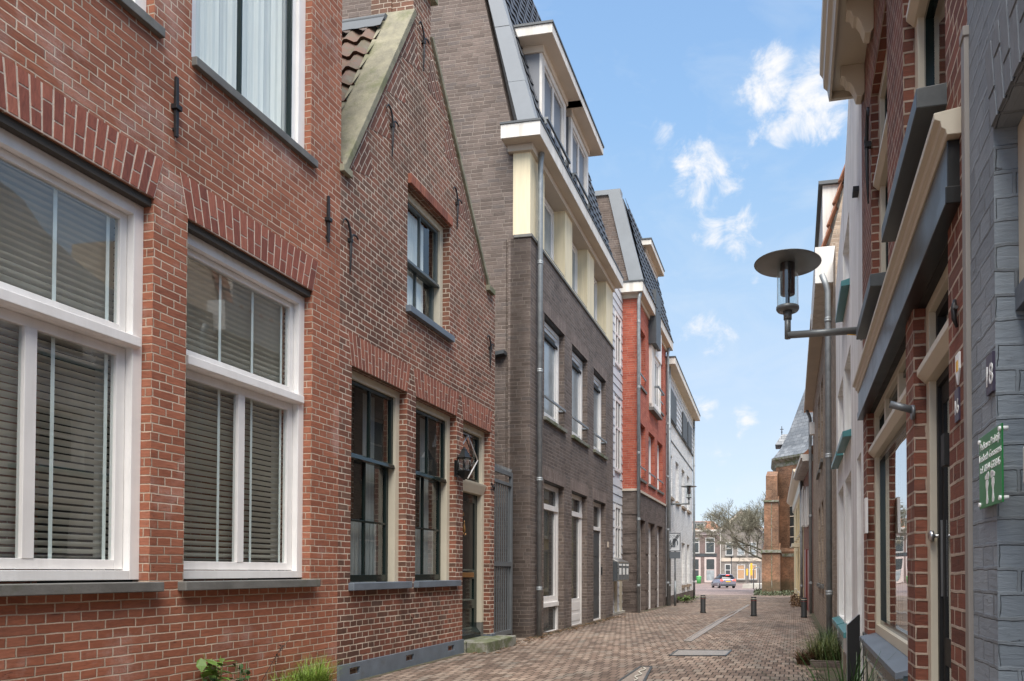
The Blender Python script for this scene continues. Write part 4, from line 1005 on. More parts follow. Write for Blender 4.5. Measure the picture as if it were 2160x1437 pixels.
o = hr.mb(); o.box(-.03, TR, -1.2, .035, zrb - .0, zrb + .07); o.build('string_course', SOFFIT, hr.root)
for i, (a, c) in enumerate(rO):
    if i != 1:
        win(hr, hr.root, a, c, f3[0], f3[1], -.14, WHITEP, fw=.08, sash=.06); s_ = hr.mb(); s_.box(a - .05, c + .05, -.18, .05, f3[0] - .07, f3[0]); s_.build('sill', BLUESTONE, hr.root)
    win(hr, hr.root, a, c, f2[0], f2[1], -.14, WHITEP, fw=.08, sash=.06); s_ = hr.mb(); s_.box(a - .05, c + .05, -.18, .05, f2[0] - .07, f2[0]); s_.build('sill', BLUESTONE, hr.root)
    for q in ((f2[0] + .35),) + ((f3[0] + .35,) if i != 1 else ()):
        o = hr.mb(); o.box(a, c, .0, .03, q - .02, q + .02); o.build('window_rail', ZINC, hr.root)
    win(hr, hr.root, a, c, -.2, f1t, -.15, WHITEP, fw=.18, hb=(.78,), name='window')
# white oriel between the two cornices
oa, oc = hr.t(1369, 800, .0), hr.t(1387, 800, .0); zo0, zo1 = hr.z(1371, 851, .12), hr.z(1371, 640, .12)
o = hr.mb(); o.box(oa, oa + .5, -.1, .09, zo0, zr0 + .3); o.box(oc - .12, oc, -.1, .12, zo0, zo1 - .5); o.box(oa, oc, -.1, .12, zo0 - .0, zo0 + .12); orl = o.build('oriel', PALE, hr.root)
zq = hr.z(1378, 745, .1)
win(hr, orl, oa + .5, oc - .1, zo0 + .12, zq, .08, WHITEP, fw=.1, sash=.06, vb=(.5,))
o = hr.mb(); o.box(oa + .5, oc, -.05, .14, zq, zq + 1.0); o.build('panel', WHITEP, orl)
o = hr.mb(); zz_ = zo0 + .75; o.box(oa + .45, oc + .02, .2, .24, zz_ - .03, zz_ + .03); o.box(oa + .45, oa + .5, .08, .22, zz_ - .03, zz_ + .03); o.box(oc - .03, oc + .02, .1, .22, zz_ - .03, zz_ + .03); o.build('rail', GATEM, orl)
o = hr.mb(); o.box(oa - .03, oc + .04, -.05, .16, zo0 - .1, zo0); o.build('sill', BLUESTONE, orl)
za_, zb2 = hr.z(1385, 725, .25), hr.z(1385, 625, .25)
o = hr.mb(); o.box(hr.t(1381, 660, .2), hr.t(1391, 690, .2), .0, .25, za_, zb2 + .2); o.build('grey_balustrade', ANTH, hr.root)
# cornices
c1e = hr.t(1382, 660, .2); c2s = hr.t(1391, 680, .2)
o = hr.mb()
o.box(-.22, c1e, -1.3, .22, zr0, zr1); cn = o.build('cornice', PALE, hr.root)
o = hr.mb(); o.box(c2s, TR + .25, -1.3, .22, zr0, zr1); o.build('cornice', PALE, hr.root)
o = hr.mb(); o.box(-.21, c1e - .01, -1.3, .21, zr0 - .008, zr0 - .003); o.box(-.04, c1e - .05, -1.3, .05, zr0 - .12, zr0 - .009); o.build('soffit', SOFFIT, hr.root)
o = hr.mb(); o.box(c2s, TR + .24, -1.3, .21, zr0 - .008, zr0 - .003); o.box(c2s, TR + .02, -1.3, .05, zr0 - .12, zr0 - .009); o.build('soffit', SOFFIT, hr.root)
o = hr.mb(); o.box(-.24, c1e + .02, -1.3, .24, zr1, zr1 + .04); o.build('gutter_edge', ANTH, hr.root)
o = hr.mb(); o.box(c2s - .02, TR + .27, -1.3, .24, zr1, zr1 + .04); o.build('gutter_edge', ANTH, hr.root)
# gable wall and mansard of the red block
ra, rb = hr.q(1322, 572, .05), hr.q(1284, 412, .05); sr = (rb[0] - ra[0]) / (rb[1] - ra[1]); zrt = rb[1]
rz = lambda z: ra[0] + sr * (z - ra[1])
g = hr.mb(); g.prism([(-9, zr0), (rz(zr0), zr0), (rz(zrt), zrt), (-9, zrt)], .05, .4, axis='t'); g.build('gable_wall', DARKB, hr.root)
g = hr.mb(); g.prism([(rz(zr1), zr1), (rz(zr1) + .42, zr1), (rz(zrt) + .36, zrt), (rz(zrt), zrt)], .0, .3, axis='t'); g.prism([(-9, zrt), (rz(zrt) + .36, zrt), (rz(zrt) + .36, zrt + .14), (-9, zrt + .14)], 0, .3, axis='t'); g.build('zinc_verge', ZINC, hr.root)
def mr_(x, w_, h): return (x, rz(zr1) + .42 + sr * w_ + h, zr1 + w_)
tiles(hr, 'tiled_roof', hr.root, .3, TR, mr_, 0, zrt - zr1, ROOFD, pt=.30, pw=.33, amp=.028, lip=.03)
o = hr.mb(); o.prism([(rz(zr1) + .38, zr1), (rz(zrt) + .38, zrt), (-9, zrt), (-9, zr1)], .31, TR, axis='t'); o.build('roof_deck', ROOFD, hr.root)
dF = -.2
zs2 = hr.z(1386, 540, dF + .2) - .2
dormer(hr, hr.t(1362, 600, dF), hr.t(1386, 620, dF), zr1, zs2, dF, over=.22, nwin=2)
pt_ = hr.t(1347, 900, .08); pipe(hr, hr.root, pt_, .085, -.2, zr0, r=.05, top=(0, .05))
pipe(hr, hr.root, TR - .12, .085, -.2, zr0, r=.05, top=(0, .05))

# ------------------------------------------------------------------ white painted block at the end of the left row
wp = hr.world(TR)
hw_ = Bld('white_apartment_block', 'white painted brick apartment block with dark balcony panels at the end of the row', (wp.x, wp.y), 1614.5, -1, 'building')
TW = hw_.t(1461, 1150)
zw0, zw1 = hw_.z(1420, 757, .35), hw_.z(1419.5, 742.3, .35); zwl = hw_.z(1440, 925, .05); zwb = hw_.z(1440, 1256)
wO = [(hw_.t(a), hw_.t(b_)) for a, b_ in ((1412, 1418), (1425, 1432), (1438, 1444.5), (1449, 1454.5))]
q2 = (hw_.z(1428, 1060), hw_.z(1428, 976)); q1 = (hw_.z(1442, 1234), hw_.z(1442, 1146)); q3 = (hw_.z(1437, 907), hw_.z(1437, 845))
print('white', TW, zw0, zw1, zwl, zwb, q1, q2, q3)
m = hw_.mb(); holed(m, rect(0, TW, -.35, zwl), [rect(a, c, *q2) for a, c in wO] + [rect(a, c, *q1) for a, c in wO[2:]], 0, .16, back=.3)
m.box(0, TW, -9, -.3, -.35, zwl); m.build('wall', WHITEB, hw_.root)
o = hw_.mb(); o.box(0.02, TW - .01, -9, .02, zwl, zw0); o.build('top_storey_cladding', CLAP, hw_.root)
o = hw_.mb(); z_ = zwl
while z_ < zw0 - .1: o.prism([(.02, z_), (.045, z_), (.022, z_ + .2)], .02, TW - .01, axis='t'); z_ += .205
o.build('weatherboarding', CLAP, hw_.root)
o = hw_.mb(); o.box(-.0, TW + .02, -.05, .06, zwl - .03, zwl + .05); o.build('string_course', ANTH, hw_.root)
o = hw_.mb(); o.box(0, TW, -.05, .02, zwl - .75, zwl - .7); o.build('dark_joint', ANTH, hw_.root)  # thin anthracite band across the white wall
o = hw_.mb(); o.box(-.02, TW + .02, -.3, .025, -.4, zwb + .12); o.build('plinth', DARKC, hw_.root)
for i, (a, c) in enumerate(wO):
    win(hw_, hw_.root, a, c, q2[0], q2[1], -.1, WHITEP, fw=.07, sash=.05); s_ = hw_.mb(); s_.box(a - .05, c + .05, -.1, .09, q2[0] - .1, q2[0]); s_.build('sill', BEIGEB, hw_.root)
    if i > 1: win(hw_, hw_.root, a, c, q1[0], q1[1], -.1, WHITEP, fw=.07, sash=.05); s_ = hw_.mb(); s_.box(a - .05, c + .05, -.1, .09, q1[0] - .1, q1[0]); s_.build('sill', BEIGEB, hw_.root)
    a3, c3 = (a - .2, c + (.5 if i == 0 else .05))
    if i != 1:
        win(hw_, hw_.root, a3, c3, q3[0] - .3, q3[1] + .5, .05, WHITEP, fw=.1, vb=(.5,))
        o = hw_.mb(); o.box(a3 - .1, c3 + .1, .06, .1, q3[0] - .35, q3[0] + .75); o.build('balcony_panel', ANTH, hw_.root)
o = hw_.mb(); o.box(-.1, TW + .3, -2, .35, zw0, zw1); o.build('cornice', PALE, hw_.root)
o = hw_.mb(); o.box(-.09, TW + .29, -2, .34, zw0 - .01, zw0 - .004); o.build('soffit', SOFFIT, hw_.root)
o = hw_.mb(); o.box(-.12, TW + .32, -2, .37, zw1, zw1 + .05); o.build('gutter_edge', ANTH, hw_.root)
pipe(hw_, hw_.root, .22, .09, -.3, zw0, r=.055); pipe(hw_, hw_.root, TW + .02, .07, -.3, zw0, r=.055)

# ------------------------------------------------------------------ arm lamps
def arm_lamp(name_label, b, t, dL, zdisk, k=1.0, mat=None):
    """street lamp on a wall arm: pipe out from the wall, upright, glass cylinder under a flat disc"""
    wpt = b.world(t); L = Bld('wall_lamp', name_label, (wpt.x, wpt.y), 0, b.sgn, 'street lamp'); L.root.rotation_euler = b.root.rotation_euler
    L.root['group'] = 'disc lamps on wall arms'
    zarm = zdisk - .60 * k
    o = L.mb(); o.tube([(0, -.02, zarm), (0, dL, zarm)], .030 * k, 12); o.tube([(0, dL, zarm - .030 * k), (0, dL, zarm + .17 * k)], .026 * k, 12)
    o.box(-.05, .05, 0, .015, zarm - .07, zarm + .07); o.lathe((0, dL), [(.0, zarm + .13 * k), (.034 * k, zarm + .13 * k), (.034 * k, zarm + .16 * k), (.04 * k, zarm + .2 * k), (.0, zarm + .2 * k)], 16)
    o.build('arm', mat or LAMPG, L.root)
    o = L.mb(); o.lathe((0, dL), [(0, zdisk + .05 * k), (.09 * k, zdisk + .048 * k), (.12 * k, zdisk + .022 * k), (.272 * k, zdisk + .004 * k), (.278 * k, zdisk), (.272 * k, zdisk - .006 * k), (.12 * k, zdisk + .0), (0, zdisk)], 40); o.build('disc', mat or LAMPG, L.root)
    o = L.mb(); o.lathe((0, dL), [(0, zarm + .2 * k), (.085 * k, zarm + .2 * k), (.095 * k, zarm + .215 * k), (.095 * k, zarm + .235 * k), (.0, zarm + .24 * k)], 24); o.build('cup', mat or LAMPG, L.root)
    o = L.mb(); o.lathe((0, dL), [(.088 * k, zarm + .235 * k), (.088 * k, zdisk - .002)], 24); o.build('glass', LGLASS, L.root)
    o = L.mb(); o.lathe((0, dL), [(0, zarm + .34 * k), (.06 * k, zarm + .34 * k), (.062 * k, zdisk - .004)], 20); o.lathe((0, dL), [(.018, zarm + .24 * k), (.018, zarm + .35 * k)], 8); o.build('lamp_core', BLACKG, L.root)
    return L
r_ = at(1450, 1030, 23.6)
tl_ = hw_.t(1414, 1066); zdl = hw_.z(1450, 1026, 1.0)
dl_ = 1.0
wl = hw_.world(tl_, .0)
arm_lamp('grey disc lamp on an arm from the white painted block', hw_, tl_, .70, CAMH + (1206 - 1024) / 1500 * 26.3, 1.08)

# ------------------------------------------------------------------ zone sign
sg = gp(1424, 1278)
so = empty('zone_sign', (sg.x, sg.y, gz(sg.y)), PSI * .3, 'grey pole with the end of pedestrian zone plate beside the white block', 'traffic sign')
def srow(n_, mbx_, mat, par=None): return mbx_.build(n_, mat, par or so)
ks = sg.y / 1500 * .985; gzz = gz(sg.y)
o = MB(1); hp = (1278 - 1120) * ks; o.tube([(0, 0, 0), (0, 0, hp)], .030, 10); o.tube([(0, 0, 0), (0, 0, .9)], .045, 10); srow('pole', o, GATEM)
pw_, ph_ = 27 * ks / 2, 40 * ks / 2; zc_ = hp - ph_
o = MB(1); o.box(-pw_ - .06, pw_ - .02, -.05, -.035, zc_ - ph_, zc_ + ph_); pl = srow('sign_plate', o, SIGNB)
cx = -.04
o = MB(1); fr_ = .03
for (x0, x1, z0_, z1_) in ((-pw_ - .06, pw_ - .02, zc_ + ph_ - fr_, zc_ + ph_), (-pw_ - .06, pw_ - .02, zc_ - ph_, zc_ - ph_ + fr_), (-pw_ - .06, -pw_ - .06 + fr_, zc_ - ph_ + fr_, zc_ + ph_ - fr_), (pw_ - .02 - fr_, pw_ - .02, zc_ - ph_ + fr_, zc_ + ph_ - fr_)): o.box(x0, x1, -.056, -.05, z0_, z1_)
rr = pw_ * .72; cz = zc_ - .03
o.prism([(cx + rr * math.cos(i * math.pi / 16), cz + rr * math.sin(i * math.pi / 16)) for i in range(32)], -.054, -.0505)
srow('sign_border', o, SIGNG, pl)
o = MB(1)
for (hx, hz, s_) in ((-.07, .08, .5), (.09, -.02, .38)):
    x_, z_ = cx + hx, cz + hz
    o.prism([(x_ + .045 * s_ * math.cos(i * math.pi / 6) * 1.2, z_ + .16 * s_ + .045 * s_ * math.sin(i * math.pi / 6) * 1.2) for i in range(12)], -.058, -.0545)
    o.prism([(x_ - .06 * s_, z_ + .10 * s_), (x_ + .06 * s_, z_ + .10 * s_), (x_ + .05 * s_, z_ - .12 * s_), (x_ + .09 * s_, z_ - .40 * s_), (x_ + .03 * s_, z_ - .40 * s_), (x_, z_ - .18 * s_), (x_ - .05 * s_, z_ - .40 * s_), (x_ - .11 * s_, z_ - .40 * s_), (x_ - .05 * s_, z_ - .1 * s_)], -.058, -.0545)
srow('walking_figures', o, SIGNB, pl)
o = MB(1)
for k in (-.045, 0, .045): o.prism([(cx - pw_ * .9 + k, cz - ph_ * .72), (cx - pw_ * .9 + k + .022, cz - ph_ * .72), (cx + pw_ * .75 + k + .022, cz + ph_ * .9), (cx + pw_ * .75 + k, cz + ph_ * .9)], -.062, -.0585)
srow('diagonal_stripes', o, BLACKM, pl)
M = Matrix.Rotation(R(90), 4, 'X'); M.translation = Vector((cx, -.0515, zc_ + ph_ - .17)); text('ZONE', .13, SIGNG, pl, M)
o = MB(1); o.box(-pw_ - .04, pw_ - .03, -.05, -.035, zc_ - ph_ - .26, zc_ - ph_ - .02); srow('lower_plate', o, SIGNG)

# ------------------------------------------------------------------ right side : brick shop house
XS = .54
hs = Bld('brick_shop_house', 'dark red brick shop house with black fascia board, cream window frames and wide cream cornice', (XS, 0), 1679, 1)
tn, tf = hs.t(2058, 1100), hs.t(1822, 1100)
W = (hs.t(1913, 1100), hs.t(1829, 1100)); Dd = (hs.t(2004, 1100), hs.t(1929, 1100))
zpl_ = hs.z(1828, 1337); zfbt = CAMH + 2.50 * (XS - .04) / .98
zft_ = CAMH + 2.83 * (XS - .04) / .98
zct_ = CAMH + 3.28 * (XS - .085) / .98
U1_ = (hs.t(1995, 200), hs.t(1905.5, 200)); U2_ = (hs.t(1873, 500), hs.t(1838, 500))
zU1 = hs.z(1951, 195, .10); zU2 = hs.z(1846, 568, .10); zUs = (hs.z(1949, 156, .09) + hs.z(1876, 447, .09) + hs.z(1851, 529, .09) + hs.z(1818, 668, .09)) / 4
zUt_ = hs.z(1838, 190)
print('shop', tn, tf, W, Dd, 'zpl', zpl_, 'fascia', zfbt, zft_, zct_, U1_, U2_, 'sill', zUs, zUt_)
ZT = 5.3
m = hs.mb()
holed(m, rect(tn, tf, -.1, ZT), [rect(*W, zpl_ - .0, zfbt + .03), rect(*Dd, -.08, zfbt + .03), rect(*U1_, zUs, zUt_), rect(*U2_, zUs, zUt_)], 0, .07, back=.3)
m.box(tn, tf, -6, -.85, -.1, ZT); m.build('wall', SHOPB, hs.root)
D = -.056
def frame(b, t0, t1, z0, z1, fw, mat, parent, D=D, name='window', sashm=None, dark=None, vb=(), tz=None, pane=GLASS, fd=.07):
    f = b.mb()
    f.box(t0, t0 + fw, D - fd, D, z0, z1); f.box(t1 - fw, t1, D - fd, D, z0, z1); f.box(t0 + fw, t1 - fw, D - fd, D, z1 - fw, z1); f.box(t0 + fw, t1 - fw, D - fd, D, z0, z0 + fw * .9)
    if tz: f.prism([(D - fd, tz - .04), (D + .01, tz - .035), (D + .045, tz + .0), (D + .045, tz + .03), (D - fd, tz + .055)], t0 + fw * .3, t1 - fw * .3, axis='t')
    for x in vb: f.box(t0 + (t1 - t0) * x - .03, t0 + (t1 - t0) * x + .03, D - fd, D - .004, tz + .05 if tz else z0 + fw, z1 - fw)
    fr = f.build(name, mat, parent, bevel=.002)
    g = b.mb(); e = fw; s_ = .035; d2 = D - .03
    for (q0, q1) in (((z0 + fw * .9, (tz - .04) if tz else z1 - fw),) + (((tz + .055, z1 - fw),) if tz else ())):
        g.box(t0 + e, t0 + e + s_, d2 - .04, d2, q0, q1); g.box(t1 - e - s_, t1 - e, d2 - .04, d2, q0, q1); g.box(t0 + e + s_, t1 - e - s_, d2 - .04, d2, q0, q0 + s_); g.box(t0 + e + s_, t1 - e - s_, d2 - .04, d2, q1 - s_, q1)
        pq_ = b.mb(); pq(pq_, t0 + e, t1 - e, d2 - .02, q0, q1); pq_.build('pane', pane, fr)
    g.build('casement', sashm or DGREEN, fr)
    room(b, fr, t0, t1, z0, z1, d2 - .06)
    return fr
ztW = hs.z(1857, 938, D) ; ztD = hs.z(1958, 790, D)
fw_ = frame(hs, W[0], W[1], zpl_ + .02, zfbt - .02, .075, CREAM, hs.root, vb=(.36, .68), tz=ztW)
fd_ = frame(hs, Dd[0], Dd[1], -.02, zfbt - .02, .075, CREAM, hs.root, tz=ztD, name='door_frame', sashm=BLACKM)
o = hs.mb(); a, c = Dd; d2 = D - .045
o.box(a + .08, c - .08, d2 - .05, d2 - .02, 0, .75); o.box(a + .08, a + .2, d2 - .05, d2, 0, ztD - .04); o.box(c - .15, c - .08, d2 - .05, d2, 0, ztD - .04); o.box(a + .2, c - .15, d2 - .05, d2, .72, .84); o.box(a + .2, c - .15, d2 - .05, d2, ztD - .16, ztD - .04); o.box(a + .2, c - .15, d2 - .05, d2, 0, .2)
dr = o.build('door', BLACKM, hs.root)
o = hs.mb(); o.box(c - .115, c - .075, d2, d2 + .008, 1.02, 1.36); o.build('lock_plate', STEEL, dr)
o = hs.mb(); kz = 1.29; o.tube([(c - .10, d2, kz), (c - .10, d2 + .035, kz)], .008, 8); o.tube([(c - .10, d2 + .032, kz), (c - .10, d2 + .036, kz), (c - .10, d2 + .05, kz), (c - .10, d2 + .058, kz)], [.006, .024, .026, .016], 16); o.build('door_knob', STEEL, dr)
tq, zq1 = hs.p(2003, 955, -.03); o = hs.mb(); o.box(tq - .03, tq + .03, -.08, -.005, zq1 - .05, zq1 + .07); o.build('mail_slot_box', BLACKM, hs.root)
# stall riser with panels
rs = hs.mb(); rs.box(W[0] - .0, W[1] + .01, -.1, .022, -.1, zpl_ - .03); rs.box(Dd[1] + .0, W[0], -.02, .022, -.1, .33); rs.box(W[1] + .01, tf, -.02, .015, -.1, zpl_ - .0)
rsr = rs.build('stall_riser', TEALD, hs.root)
o = hs.mb(); o.prism([(-.1, zpl_ - .03), (.06, zpl_ - .05), (.06, zpl_ - .015), (-.1, zpl_ + .03)], W[0], W[1] + .02, axis='t'); o.build('riser_ledge', BLUEGREY, rsr, bevel=.003)
n = 5; wd = (W[1] - W[0]) / n
for i in range(n):
    x0, x1 = W[0] + wd * i + .05, W[0] + wd * (i + 1) - .04; zz0, zz1 = .06, zpl_ - .16
    o = hs.mb(); b_ = .010
    for q in ((x0, x0 + b_, zz0, zz1), (x1 - b_, x1, zz0, zz1), (x0 + b_, x1 - b_, zz0, zz0 + b_), (x0 + b_, x1 - b_, zz1 - b_, zz1)): o.box(q[0], q[1], .022, .032, q[2], q[3])
    o.build('panel_moulding', CREAM, rsr)

# black fascia board, its moulded cornice and the dark soffit under it
o = hs.mb(); fe = hs.t(1998, 400, .04); t0, t1 = fe, tf - .02
o.box(t0, t1, -.02, .04, zfbt, zft_); o.box(t0 - .01, t1, -.02, .048, zfbt - .05, zfbt + .008); fas = o.build('fascia_board', BLACKG, hs.root, bevel=.003)
o = hs.mb(); o.box(t0, t1, -.09, -.02, zfbt - .05, zfbt - .04); o.build('fascia_soffit', BLACKM, fas)
o = hs.mb(); zc = zct_
o.prism([(0, zft_ + .002), (.045, zft_ + .002), (.05, zft_ + .02), (.062, zft_ + .028), (.066, zc - .03), (.084, zc - .022), (.086, zc - .003), (.083, zc), (0, zc + .012)], t0 - .03, t1 + .0, axis='t'); o.build('fascia_cornice', CREAM, fas, bevel=.002)
# upper windows and their slabs
for (a, c), ztp in ((U1_, zUt_), (U2_, zUt_)):
    fr = frame(hs, a, c, zUs, ztp, .09, CREAM, hs.root, tz=zUs + 1.0 if ztp > zUs + 1.3 else None, pane=GLASSB)
    o = hs.mb(); o.prism([(-.1, zUs - .075), (.105, zUs - .075), (.105, zUs - .0), (-.1, zUs + .015)], a - .02, c + .05, axis='t'); o.build('sill', DSTONE, fr, bevel=.004)
# roof cornice on brackets
dcn = 0
for k in range(60):
    dd = .05 + k * .01
    if hs.t(1748, 200, dd) >= tf + .03: dcn = dd
dcn = max(dcn, .25); zcb = hs.z(1751, 202, dcn)
print('cornice', dcn, zcb)
o = hs.mb(); o.box(tn, tf + .04, -.3, dcn - .01, zcb + .06, zcb + .4)
o.prism([(dcn - .012, zcb), (dcn + .005, zcb), (dcn + .02, zcb + .09), (dcn + .05, zcb + .12), (dcn + .055, zcb + .2), (dcn + .08, zcb + .24), (dcn + .08, zcb + .4), (dcn - .012, zcb + .4)], tn, tf + .05, axis='t')
o.box(tf + .02, tf + .05, .0, dcn - .012, zcb, zcb + .06)
o.build('cornice', CREAM, hs.root)
for tt in (tf - .28, tf - .95, tf - 1.62, tf - 2.3):
    o = hs.mb(); dq = dcn * .72
    o.prism([(0, zcb - .17), (.02, zcb - .20), (.06, zcb - .195), (.085, zcb - .12), (.11, zcb - .08), (dq * .75, zcb - .075), (dq * .85, zcb - .03), (dq, zcb - .02), (dq, zcb + .06), (0, zcb + .06)], tt, tt + .11, axis='t'); o.build('cornice_bracket', CREAM, hs.root, bevel=.004)
# square rainwater channel, hook, tiles, pole holder
tp_, _ = hs.p(2035, 1100, .03); zp_ = hs.z(2029, 60, .03)
o = hs.mb(); o.box(tp_ - .022, tp_ + .022, .0, .026, -.1, zp_); o.box(tp_ - .026, tp_ + .026, .0, .030, zp_ - .03, zp_ + .002); o.build('cable_channel', PIPEP, hs.root, bevel=.003)
t_, z_ = hs.p(1918, 866, .02); t2_, z2_ = hs.p(1885, 832, .17)
o = hs.mb(); o.tube([(t_, 0, z_), (t_ + .01, .105, z_ + .035)], .017, 14); o.tube([(t_, -.002, z_ - .01), (t_, .012, z_ - .01)], .034, 14); o.build('flagpole_holder', GATEM, hs.root)
t_, z_ = hs.p(2009, 660, .02); o = hs.mb(); o.tube([(t_, .006, z_ - .05), (t_, .015, z_ - .02), (t_, .015, z_ + .02), (t_ + .01, .01, z_ + .045)], [.005, .009, .010, .006], 8); o.tube([(t_ - .02, .012, z_ + .012), (t_ + .02, .012, z_ + .0)], .007, 8); o.build('iron_hook', IRON, hs.root)
t_, z_ = hs.p(2016, 775, .01); o = hs.mb(); w_ = .028; o.prism([(t_ - w_, z_ + .045), (t_ + w_, z_ + .045), (t_ + w_, z_ - .01), (t_, z_ - .06), (t_ - w_, z_ - .01)], .0, .006); sh = o.build('tile_shield', WHITEG, hs.root)
o = hs.mb(); o.prism([(t_ - .015, z_ + .02), (t_ + .012, z_ + .02), (t_ + .012, z_ - .015), (t_ - .015, z_ - .015)], .006, .0075); o.build('yellow_emblem', YPLATE, sh)
t_, z_ = hs.p(2015, 855, .01); o = hs.mb(); o.box(t_ - .03, t_ + .03, 0, .006, z_ - .055, z_ + .055); np = o.build('number_plate', PURPLE, hs.root)
text('16', .07, WHITEG, np, local_text_matrix(hs, t_, .0065, z_ - .03), 'house_number')
for u_, va, vb_ in ((1829, 430, 240),):
    t_, z0_ = hs.p(u_, va, .03); z1_ = hs.z(u_, vb_, .03); anchor(hs, hs.root, t_, z0_, z1_, fork=True)
t_, z_ = hs.p(1824, 1065, .02); o = hs.mb(); o.box(t_ - .05, t_ + .05, .0, .02, z_ - .22, z_ + .05); o.build('meter_box', WHITEP, hs.root)

# ------------------------------------------------------------------ grey painted neighbour, nearest on the right
hg = Bld('grey_painted_house', 'grey-blue painted brick house nearest on the right, beside the dark red shop', (XS - .012, 0), 1679, 1)
gn = hg.t(2103, 1100); zgt = hg.z(2099, 265)
m = hg.mb(); holed(m, rect(-4.0, tn, -.1, 5.6), [rect(gn - 1.05, gn, .0, zgt), rect(-2.6, -1.2, .7, 3.0)], 0, .075, back=.3); m.box(-4.0, tn, -6, -.9, -.1, 5.6); m.build('wall', GREYB, hg.root)
arch(hg, hg.root, gn - 1.05, gn, zgt, zgt + .24, 16, .06, ARCHS, GREYB, d=.008)
zc_ = hg.z(2133, 620, -.05)
fr = frame(hg, gn - 1.05, gn, zc_, zgt, .08, CREAM, hg.root, D=-.06)
fr2 = frame(hg, -2.6, -1.2, .7, 3.0, .08, CREAM, hg.root, D=-.06)
o = hg.mb(); o.box(gn - 1.05, gn, -.12, -.072, 0, zc_ - .06); o.box(gn - 1.05, gn, -.12, -.05, zc_ - .06, zc_); o.build('door', BLUEGREY, hg.root)
t_, z_ = hg.p(2152, 980, -.02); o = hg.mb(); o.box(t_ - .03, t_ + .02, -.072, -.03, z_ - .05, z_ + .05); o.build('door_bell', WHITEP, hg.root, bevel=.008)
t_, z_ = hg.p(2088, 788, .006); o = hg.mb(); o.box(t_ - .032, t_ + .032, 0, .008, z_ - .055, z_ + .052); np = o.build('number_plate', PURPLE, hg.root)
text('18', .08, WHITEG, np, local_text_matrix(hg, t_, .0085, z_ - .032), 'house_number')
# green practice sign
ta, za = hg.p(2056, 1000, .03); tb, _ = hg.p(2103, 1000, .03); zt2_ = (hg.z(2056, 925, .03) + hg.z(2103, 893, .03)) / 2; zb2_ = (hg.z(2056, 1075, .03) + hg.z(2103, 1060, .03)) / 2
print('sign', ta, tb, zt2_, zb2_)
sw = hg.world(tb, 0); gs = Bld('practice_sign', 'green enamel practice sign with white lettering and two footprints on the grey wall', (sw.x, sw.y), 1679, 1, 'sign')
w_ = ta - tb; H_ = zt2_ - zb2_; zc = (zt2_ + zb2_) / 2
o = gs.mb(); o.box(0, w_, .014, .018, zb2_, zt2_); o.build('plate', GREENS, gs.root, bevel=.001)
o = gs.mb()
for x in (.012, w_ - .012):
    for z in (zb2_ + .012, zt2_ - .012): o.tube([(x, -.0, z), (x, .023, z)], .006, 10)
o.build('standoffs', WHITEG, gs.root)
for s_, z in (('Pedicure Praktijk', .86), ('Liesbeth Goossens', .70), ('tel. 0344-633846', .54)):
    text(s_, w_ * .128, WHITEG, gs.root, local_text_matrix(gs, w_ * .5, .0185, zb2_ + H_ * z - .01), 'lettering', .0006)
for sx in (-1, 1):
    o = gs.mb(); cx = w_ * .5 + sx * w_ * .13; f_ = lambda x, z: (cx + x * w_ * .55, zb2_ + H_ * (.04 + z * .40))
    pts = [(0, .0), (.07, .03), (.085, .12), (.05, .30), (.055, .45), (.11, .62), (.10, .78), (.0, .84), (-.10, .78), (-.11, .62), (-.05, .45), (-.05, .30), (-.08, .12), (-.07, .03)]
    o.prism([f_(x, z) for x, z in pts], .018, .0188)
    for k in range(5): a_ = f_(-.12 * sx + sx * .06 * k, .90 + .05 * math.sin(1.0 + k * .5)); r_ = .011 - .0012 * k; o.prism([(a_[0] + r_ * .7 * math.cos(q * math.pi / 4), a_[1] + r_ * math.sin(q * math.pi / 4)) for q in range(8)], .018, .0188)
    o.build('footprint', WHITEG, gs.root)

# arm lamp on the right, fixed at the far corner of the shop
tl_, zl_ = hs.p(1826, 673); kz = 0
LAMP = arm_lamp('large grey disc lamp on an arm from the dark red shop corner', hs, tf + .01, .60, zl_ + .60, 1.0)
o = hs.mb(); o.tube([(tf + .01, .02, zl_ - .05), (tf + .01, .06, zl_ - .035), (tf + .0, .12, zl_ - .03)], .004, 6); o.build('yellow_cable', YPLATE, hs.root)

# ------------------------------------------------------------------ white rendered house
q_ = hs.world(tf); hw2 = Bld('white_rendered_house', 'tall leaning white rendered house with teal window sills beside the shop', (q_.x, q_.y), 1679, 1)
Tw = hw2.t(1765, 1100)
pf = lambda u, v: hw2.p(u, v)
pl_ = [pf(1765, 900), pf(1763.5, 600), pf(1773, 480), pf(1780, 390), pf(1786, 290), pf(1790, 200), pf(1797, 100)]
P_ = []
for t_, z_ in pl_:
    P_.append((min(t_, Tw), z_))
print('whitehouse', Tw, P_)
outer = [(0, -.1), (Tw, -.1), (Tw, P_[1][1])] + P_[2:] + [(P_[-1][0] - .5, P_[-1][1] + .4), (0, P_[-1][1] + .4)]
wA, wB, wC = (hw2.t(1779.5), hw2.t(1768.5)), (hw2.t(1796), hw2.t(1782.5)), (hw2.t(1817), hw2.t(1808))
z2a, z2b_ = hw2.z(1790, 742), hw2.z(1775, 955); z3a, z3b = hw2.z(1791, 445), hw2.z(1782, 640)
print(z2a, z2b_, z3a, z3b)
z1a, z1b = hw2.z(1767, 1044), hw2.z(1763, 1291)
m = hw2.mb(); wdn = 3
holed(m, outer, [rect(*wA, z1b, z1a), rect(*wB, z1b, z1a), rect(*wC, .25, z1a), rect(*wA, z2b_, z2a), rect(*wB, z2b_, z2a), rect(wB[0] + .1, wB[1] + .15, z3b, z3a)], 0, .12, back=.3)
